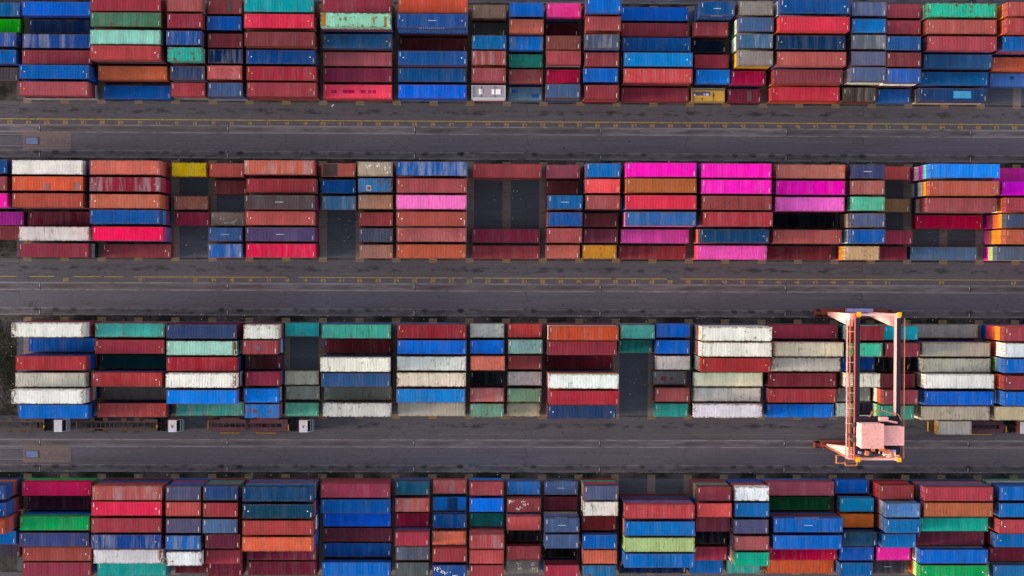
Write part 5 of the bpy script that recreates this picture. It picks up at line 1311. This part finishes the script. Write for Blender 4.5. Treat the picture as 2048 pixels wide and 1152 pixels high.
for (x0, x1) in ((118.2, 119.2), (125.5, 126.4)):                      # legs: narrow at the wheels, broad under the girders
    m = MB(); m.hexa([(x0,-6.55,2.3),(x1,-6.55,2.3),(x1,-5.95,2.3),(x0,-5.95,2.3),(x0,-7.9,ZT-1.72),(x1,-7.9,ZT-1.72),(x1,-5.7,ZT-1.72),(x0,-5.7,ZT-1.72)]); part(m, 'leg', M['cr'])
    m = MB(); m.hexa([(x0,-30.5,2.3),(x1,-30.5,2.3),(x1,-29.9,2.3),(x0,-29.9,2.3),(x0,-30.6,ZT-1.72),(x1,-30.6,ZT-1.72),(x1,-28.5,ZT-1.72),(x0,-28.5,ZT-1.72)]); part(m, 'leg', M['cr'])
for y in (-5.85, -30.35):
    m = MB(); m.box(XW1, XE0, y-.2, y+.2, ZT-1.2, ZT-.3); part(m, 'end_beam', M['cr'])
for x, y in ((119.3, -5.75), (126.15, -5.75), (119.3, -30.4), (126.3, -30.4)):
    m = MB(); m.box(x-.32, x+.32, y-.36, y+.36, ZT+.02, ZT+.5); part(m, 'end_cap', M['cry'])
for y in (-6.2, -30.2):                                                # sill beams with wheels
    m = MB(); m.box(117.4, 128.8, y-.28, y+.28, 1.55, 2.25); part(m, 'sill_beam', M['crr'])
    m = MB(); m.tube((117.0, y+.75, 2.9), (129.6, y+.75, 2.9), .06); m.tube((117.0, y+.75, 1.6), (117.0, y+.75, 2.9), .05); m.tube((129.6, y+.75, 1.6), (129.6, y+.75, 2.9), .05)
    m.tube((117.6, y-.75, 2.9), (128.2, y-.75, 2.9), .06); m.tube((117.6, y-.75, 2.9), (117.0, y+.75, 2.9), .06); m.tube((122, y-.75, 1.6), (122, y-.75, 2.9), .05)
    m.box(117.2, 129.4, y+.3, y+.8, 1.5, 1.56); part(m, 'sill_railing', M['crr'])
    for xb in (117.35, 129.2):
        m = MB(); m.box(xb-.95, xb+.95, y-.30, y+.30, .9, 1.5); m.box(xb-1.22, xb-1.02, y-.5, y+.5, .4, 1.7); m.box(xb+1.1, xb+1.3, y-.4, y+.4, .5, 1.4); bg_ = part(m, 'bogie', M['crr'])
        for dx in (-.62, .62):
            for dy in (-.34, .34):
                m = MB(); m.tube((0, -.24, 0), (0, .24, 0), .56, 18); m.build('wheel', M['tyre'], bg_, (xb+dx-CX, y+dy-CY, .56))
m = MB(); m.box(121.6, 126.2, -6.0, -5.3, 1.58, 3.6); m.box(122.6, 122.68, -6.05, -5.25, 1.58, 3.66); m.box(124.4, 124.48, -6.05, -5.25, 1.58, 3.66); part(m, 'power_cabinet', M['lav'])
def walkway(x0, x1, y0, y1, z, rail_x, col):
    m = MB(); y = y0
    for xx in (x0, (x0+x1)/2, x1): m.box(xx-.035, xx+.035, y0, y1, z-.08, z)
    while y < y1: m.box(x0+.035, x1-.035, y-.03, y+.03, z-.05, z-.01); y += .30
    part(m, 'walkway_grating', M['grat'])
    m = MB()
    for h in (.55, 1.1): m.tube((rail_x, y0, z+h), (rail_x, y1, z+h), .045)
    y = y0
    while y <= y1+.01: m.tube((rail_x, y, z), (rail_x, y, z+1.1), .04); y += 2.0
    part(m, 'railing', col)
walkway(117.45, 118.7, -30.2, -6.6, 20.4, 117.42, M['cr'])
walkway(126.45, 127.15, -30.2, -6.4, 20.4, 127.18, M['cro'])
m = MB(); m.box(117.95, 118.2, -30.0, -7.0, 20.42, 20.6); part(m, 'cable_tray', M['cro'])
m = MB()
for i in range(12):                                                     # festoon cable hanging in loops beside the left girder
    ya = -28.5+i*1.8
    for j in range(4): m.tube((118.60, ya+j*.45, 20.9-.5*math.sin(math.pi*j/4)), (118.60, ya+(j+1)*.45, 20.9-.5*math.sin(math.pi*(j+1)/4)), .05, 5)
part(m, 'festoon_cable', M['black'])
m = MB()
for xx in (120.2, 121.9, 123.6, 125.2): m.tube((xx, -29.8, ZT+.1), (xx, -6.1, ZT+.1), .022, 5)
part(m, 'hoist_rope', M['black'])
m = MB(); y = -29.5
while y < -7: m.tube((117.45, y, 21.5), (118.72, y, 21.5), .04); y += 2.6
part(m, 'hand_rail_brace', M['cr'])
# trolley with the two machine houses
tr = MB(); tr.box(XW0, XE1, -29.0, -23.0, ZT+.06, ZT+.55); tro = part(tr, 'trolley', M['crd'])
def house(x0, x1, y0, y1, z0, z1, n, name):
    m = MB(); m.box(x0+.06, x1-.06, y0+.06, y1-.06, z0, z1); k = part(m, name, M['cr'], tro)
    m = MB(); corrug(m, n, x1-x0, y0, y1, lambda s, t, d: ((x0+x1)/2+s, t, z1+.03+d), .09); m.box(x0, x1, y0-.02, y0+.06, z1-.1, z1+.10); m.box(x0, x1, y1-.06, y1+.02, z1-.1, z1+.10); part(m, 'house_roof', M['cr'], k)
house(118.85, 122.7, -28.05, -23.95, ZT+.55, 25.5, 22, 'machine_house')
house(122.85, 126.3, -27.6, -24.5, ZT+.55, 24.8, 18, 'machine_house')
m = MB(); m.box(122.6, 124.0, -23.75, -23.05, ZT+.55, 23.4); part(m, 'winch_box', M['cr'], tro)
m = MB(); m.tube((124.0, -23.7, 23), (125.6, -24.0, 23), .18, 10); part(m, 'duct', M['cr'], tro)
m = MB(); m.box(119.6, 122.0, -23.0, -21.0, 17.6, 19.9); cb = part(m, 'operator_cab', M['crd'], tro)
m = MB(); m.box(119.7, 121.9, -20.99, -20.96, 17.9, 19.6); part(m, 'window', M['glass'], cb)
m = MB()
for (a, b, c, d, h) in ((121.4, 121.9, -28.9, -28.2, .9), (122.6, 123.5, -28.8, -28.2, 1.1), (123.6, 124.4, -29.3, -28.5, .8), (120.3, 120.8, -29.5, -28.8, 1.2)): m.box(a, b, c, d, ZT+.56, ZT+.56+h)
part(m, 'motor', M['cro'], tro)
m = MB()
for x in (121.6, 122.2, 122.9): m.tube((x, -29.1, ZT+.9), (x+.35, -29.1, ZT+.9), .32, 12)
m.box(124.6, 125.4, -28.6, -28.1, ZT+.56, ZT+1.3); part(m, 'cable_drum', M['black'], tro)
m = MB(); m.box(119.2, 119.6, -29.3, -28.9, ZT+.56, ZT+1.3); m.box(124.4, 125.5, -28.95, -28.6, ZT+.56, ZT+1.2); part(m, 'control_box', M['lav'], tro)
m = MB()
pts = [(120.9, -23.0), (121.4, -22.2), (123.4, -22.0), (124.4, -22.4), (125.8, -22.6), (126.3, -23.6)]
for (a, b) in zip(pts, pts[1:]):
    for h in (.6, 1.1): m.tube((a[0], a[1], ZT+.5+h), (b[0], b[1], ZT+.5+h), .045)
for a in pts: m.tube((a[0], a[1], ZT+.5), (a[0], a[1], ZT+1.6), .04)
pts = [(119.4, -29.9), (121.0, -30.0), (124.0, -29.6), (126.2, -29.8)]
for (a, b) in zip(pts, pts[1:]): m.tube((a[0], a[1], ZT+1.5), (b[0], b[1], ZT+1.5), .06); m.tube((a[0], a[1], ZT+1.0), (b[0], b[1], ZT+1.0), .05)
for a in pts: m.tube((a[0], a[1], ZT+.3), (a[0], a[1], ZT+1.5), .05)
part(m, 'trolley_railing', M['cro'], tro)
m = MB(); m.box(117.5, 119.2, -26.3, -26.0, ZT+.1, ZT+.5); m.box(118.2, 118.6, -24.8, -24.1, ZT+.1, ZT+1.0); m.box(118.2, 118.7, -27.4, -26.7, ZT+.1, ZT+.9); part(m, 'festoon_arm', M['grat'], tro)
m = MB()                                                                # access platform with guard rails outside the lower left leg
for z in (14.0, 14.55):
    for a, b in (((117.3,-30.7),(117.3,-31.9)), ((117.3,-31.9),(118.9,-31.9)), ((118.9,-31.9),(118.9,-32.3)), ((118.9,-32.3),(120.9,-32.3)), ((120.9,-32.3),(120.9,-31.0))): m.tube((a[0], a[1], z), (b[0], b[1], z), .06)
for a in ((117.3,-30.8),(117.3,-31.9),(118.9,-31.9),(118.9,-32.3),(120.9,-32.3),(120.9,-31.1)): m.tube((a[0], a[1], 13.45), (a[0], a[1], 14.55), .05)
for yy in np.arange(-31.9, -30.7, .25): m.box(118.9, 120.9, yy, yy+.06, 13.42, 13.46)
m.box(117.3, 120.9, -30.72, -30.62, 13.38, 13.48); part(m, 'access_platform', M['cro'])
m = MB()
for sx in (117.7, 118.1): m.tube((sx, -30.25, 2.3), (sx, -30.25, 20.4), .035)
for z in np.arange(2.6, 20.3, .45): m.tube((117.7, -30.25, z), (118.1, -30.25, z), .025)
part(m, 'ladder', M['cro'])

# ------------------------------------------------------------------ weeds on the verges, litter
m = MB(); wr = random.Random(5)
def clump(x, y, s, n):
    for _ in range(n):
        a = wr.uniform(0, 6.283); r = s*wr.uniform(.2, 1); px_, py_ = x+r*.5*math.cos(a), y+r*.5*math.sin(a); h = s*wr.uniform(.15, .7); b = wr.uniform(0, 6.283); l = s*wr.uniform(.10, .35)
        m.poly([(px_-l*math.sin(b)*.35, py_+l*math.cos(b)*.35, .02), (px_+l*math.sin(b)*.35, py_-l*math.cos(b)*.35, .02), (px_+l*math.cos(b), py_+l*math.sin(b), h)], wr.randrange(3))
for i, yb in enumerate(YB):
    for _ in range(620 if i in (2, 3) else 260):
        x = wr.uniform(-34, 165); clump(x, yb+wr.uniform(1.5, 2.4), wr.uniform(.12, .45), 6)
for _ in range(1200):
    x = wr.uniform(-34, -28.7); yb = wr.choice((YB[1], YB[2], YB[2])); clump(x, yb-wr.uniform(-1, 15.5), wr.uniform(.2, .7), 7)
wd = m.build('weeds', [plain('weed_green', '39431F', .9, .1, .3), plain('weed_dark', '20281A', .9, .1, .3), plain('weed_dry', '5A4A34', .9, .1, .3)])
tag(wd, 'low dark weeds growing along the verges and at the left margin', 'weeds', None, 'stuff')
m = MB()
for _ in range(420):
    x = wr.uniform(-33, 160); y = wr.choice((YB[2], YB[2], YB[3], YB[1]))+wr.uniform(1.4, 2.6)
    if wr.random() < .22: x, y = wr.choice(((4.5*P, YB[1]-RP*4), (9*P, YB[1]-RP*2), (.5*P, YB[1]-RP*4.5), (12.5*P, YB[2]-RP*3.5), (21*P, YB[1]-RP*4))); x += wr.uniform(-2.8, 2.8); y += wr.uniform(-3, 3)
    if wr.random() < .05: x = wr.uniform(-33, -29); y = YB[2]-wr.uniform(0, 15)
    s = .035+.11*wr.random()**3; a = wr.uniform(0, 3)
    m.poly([(x+s*math.cos(a+k*1.57), y+s*math.sin(a+k*1.57)*.7, .05+wr.uniform(0, .05)) for k in range(4)])
lt = m.build('litter', plain('pale_litter', 'CFCCCA', .8, .1, .1)); tag(lt, 'scraps of pale litter lying on the verges', 'litter', None, 'stuff')
m = MB(); m.poly([(0,-.12,.02),(.28,-.02,.06),(.34,.16,.03),(.05,.1,.09)]); m.poly([(.1,.12,.05),(.38,.14,.08),(.52,.34,.03),(.22,.34,.1)])
pb = m.build('plastic_bag', plain('white_plastic', 'F4F2F2', .5, .3, .05), None, (28.1, 30.95, .01)); tag(pb, 'crumpled white plastic bag lying on the asphalt just below the top block', 'bag')
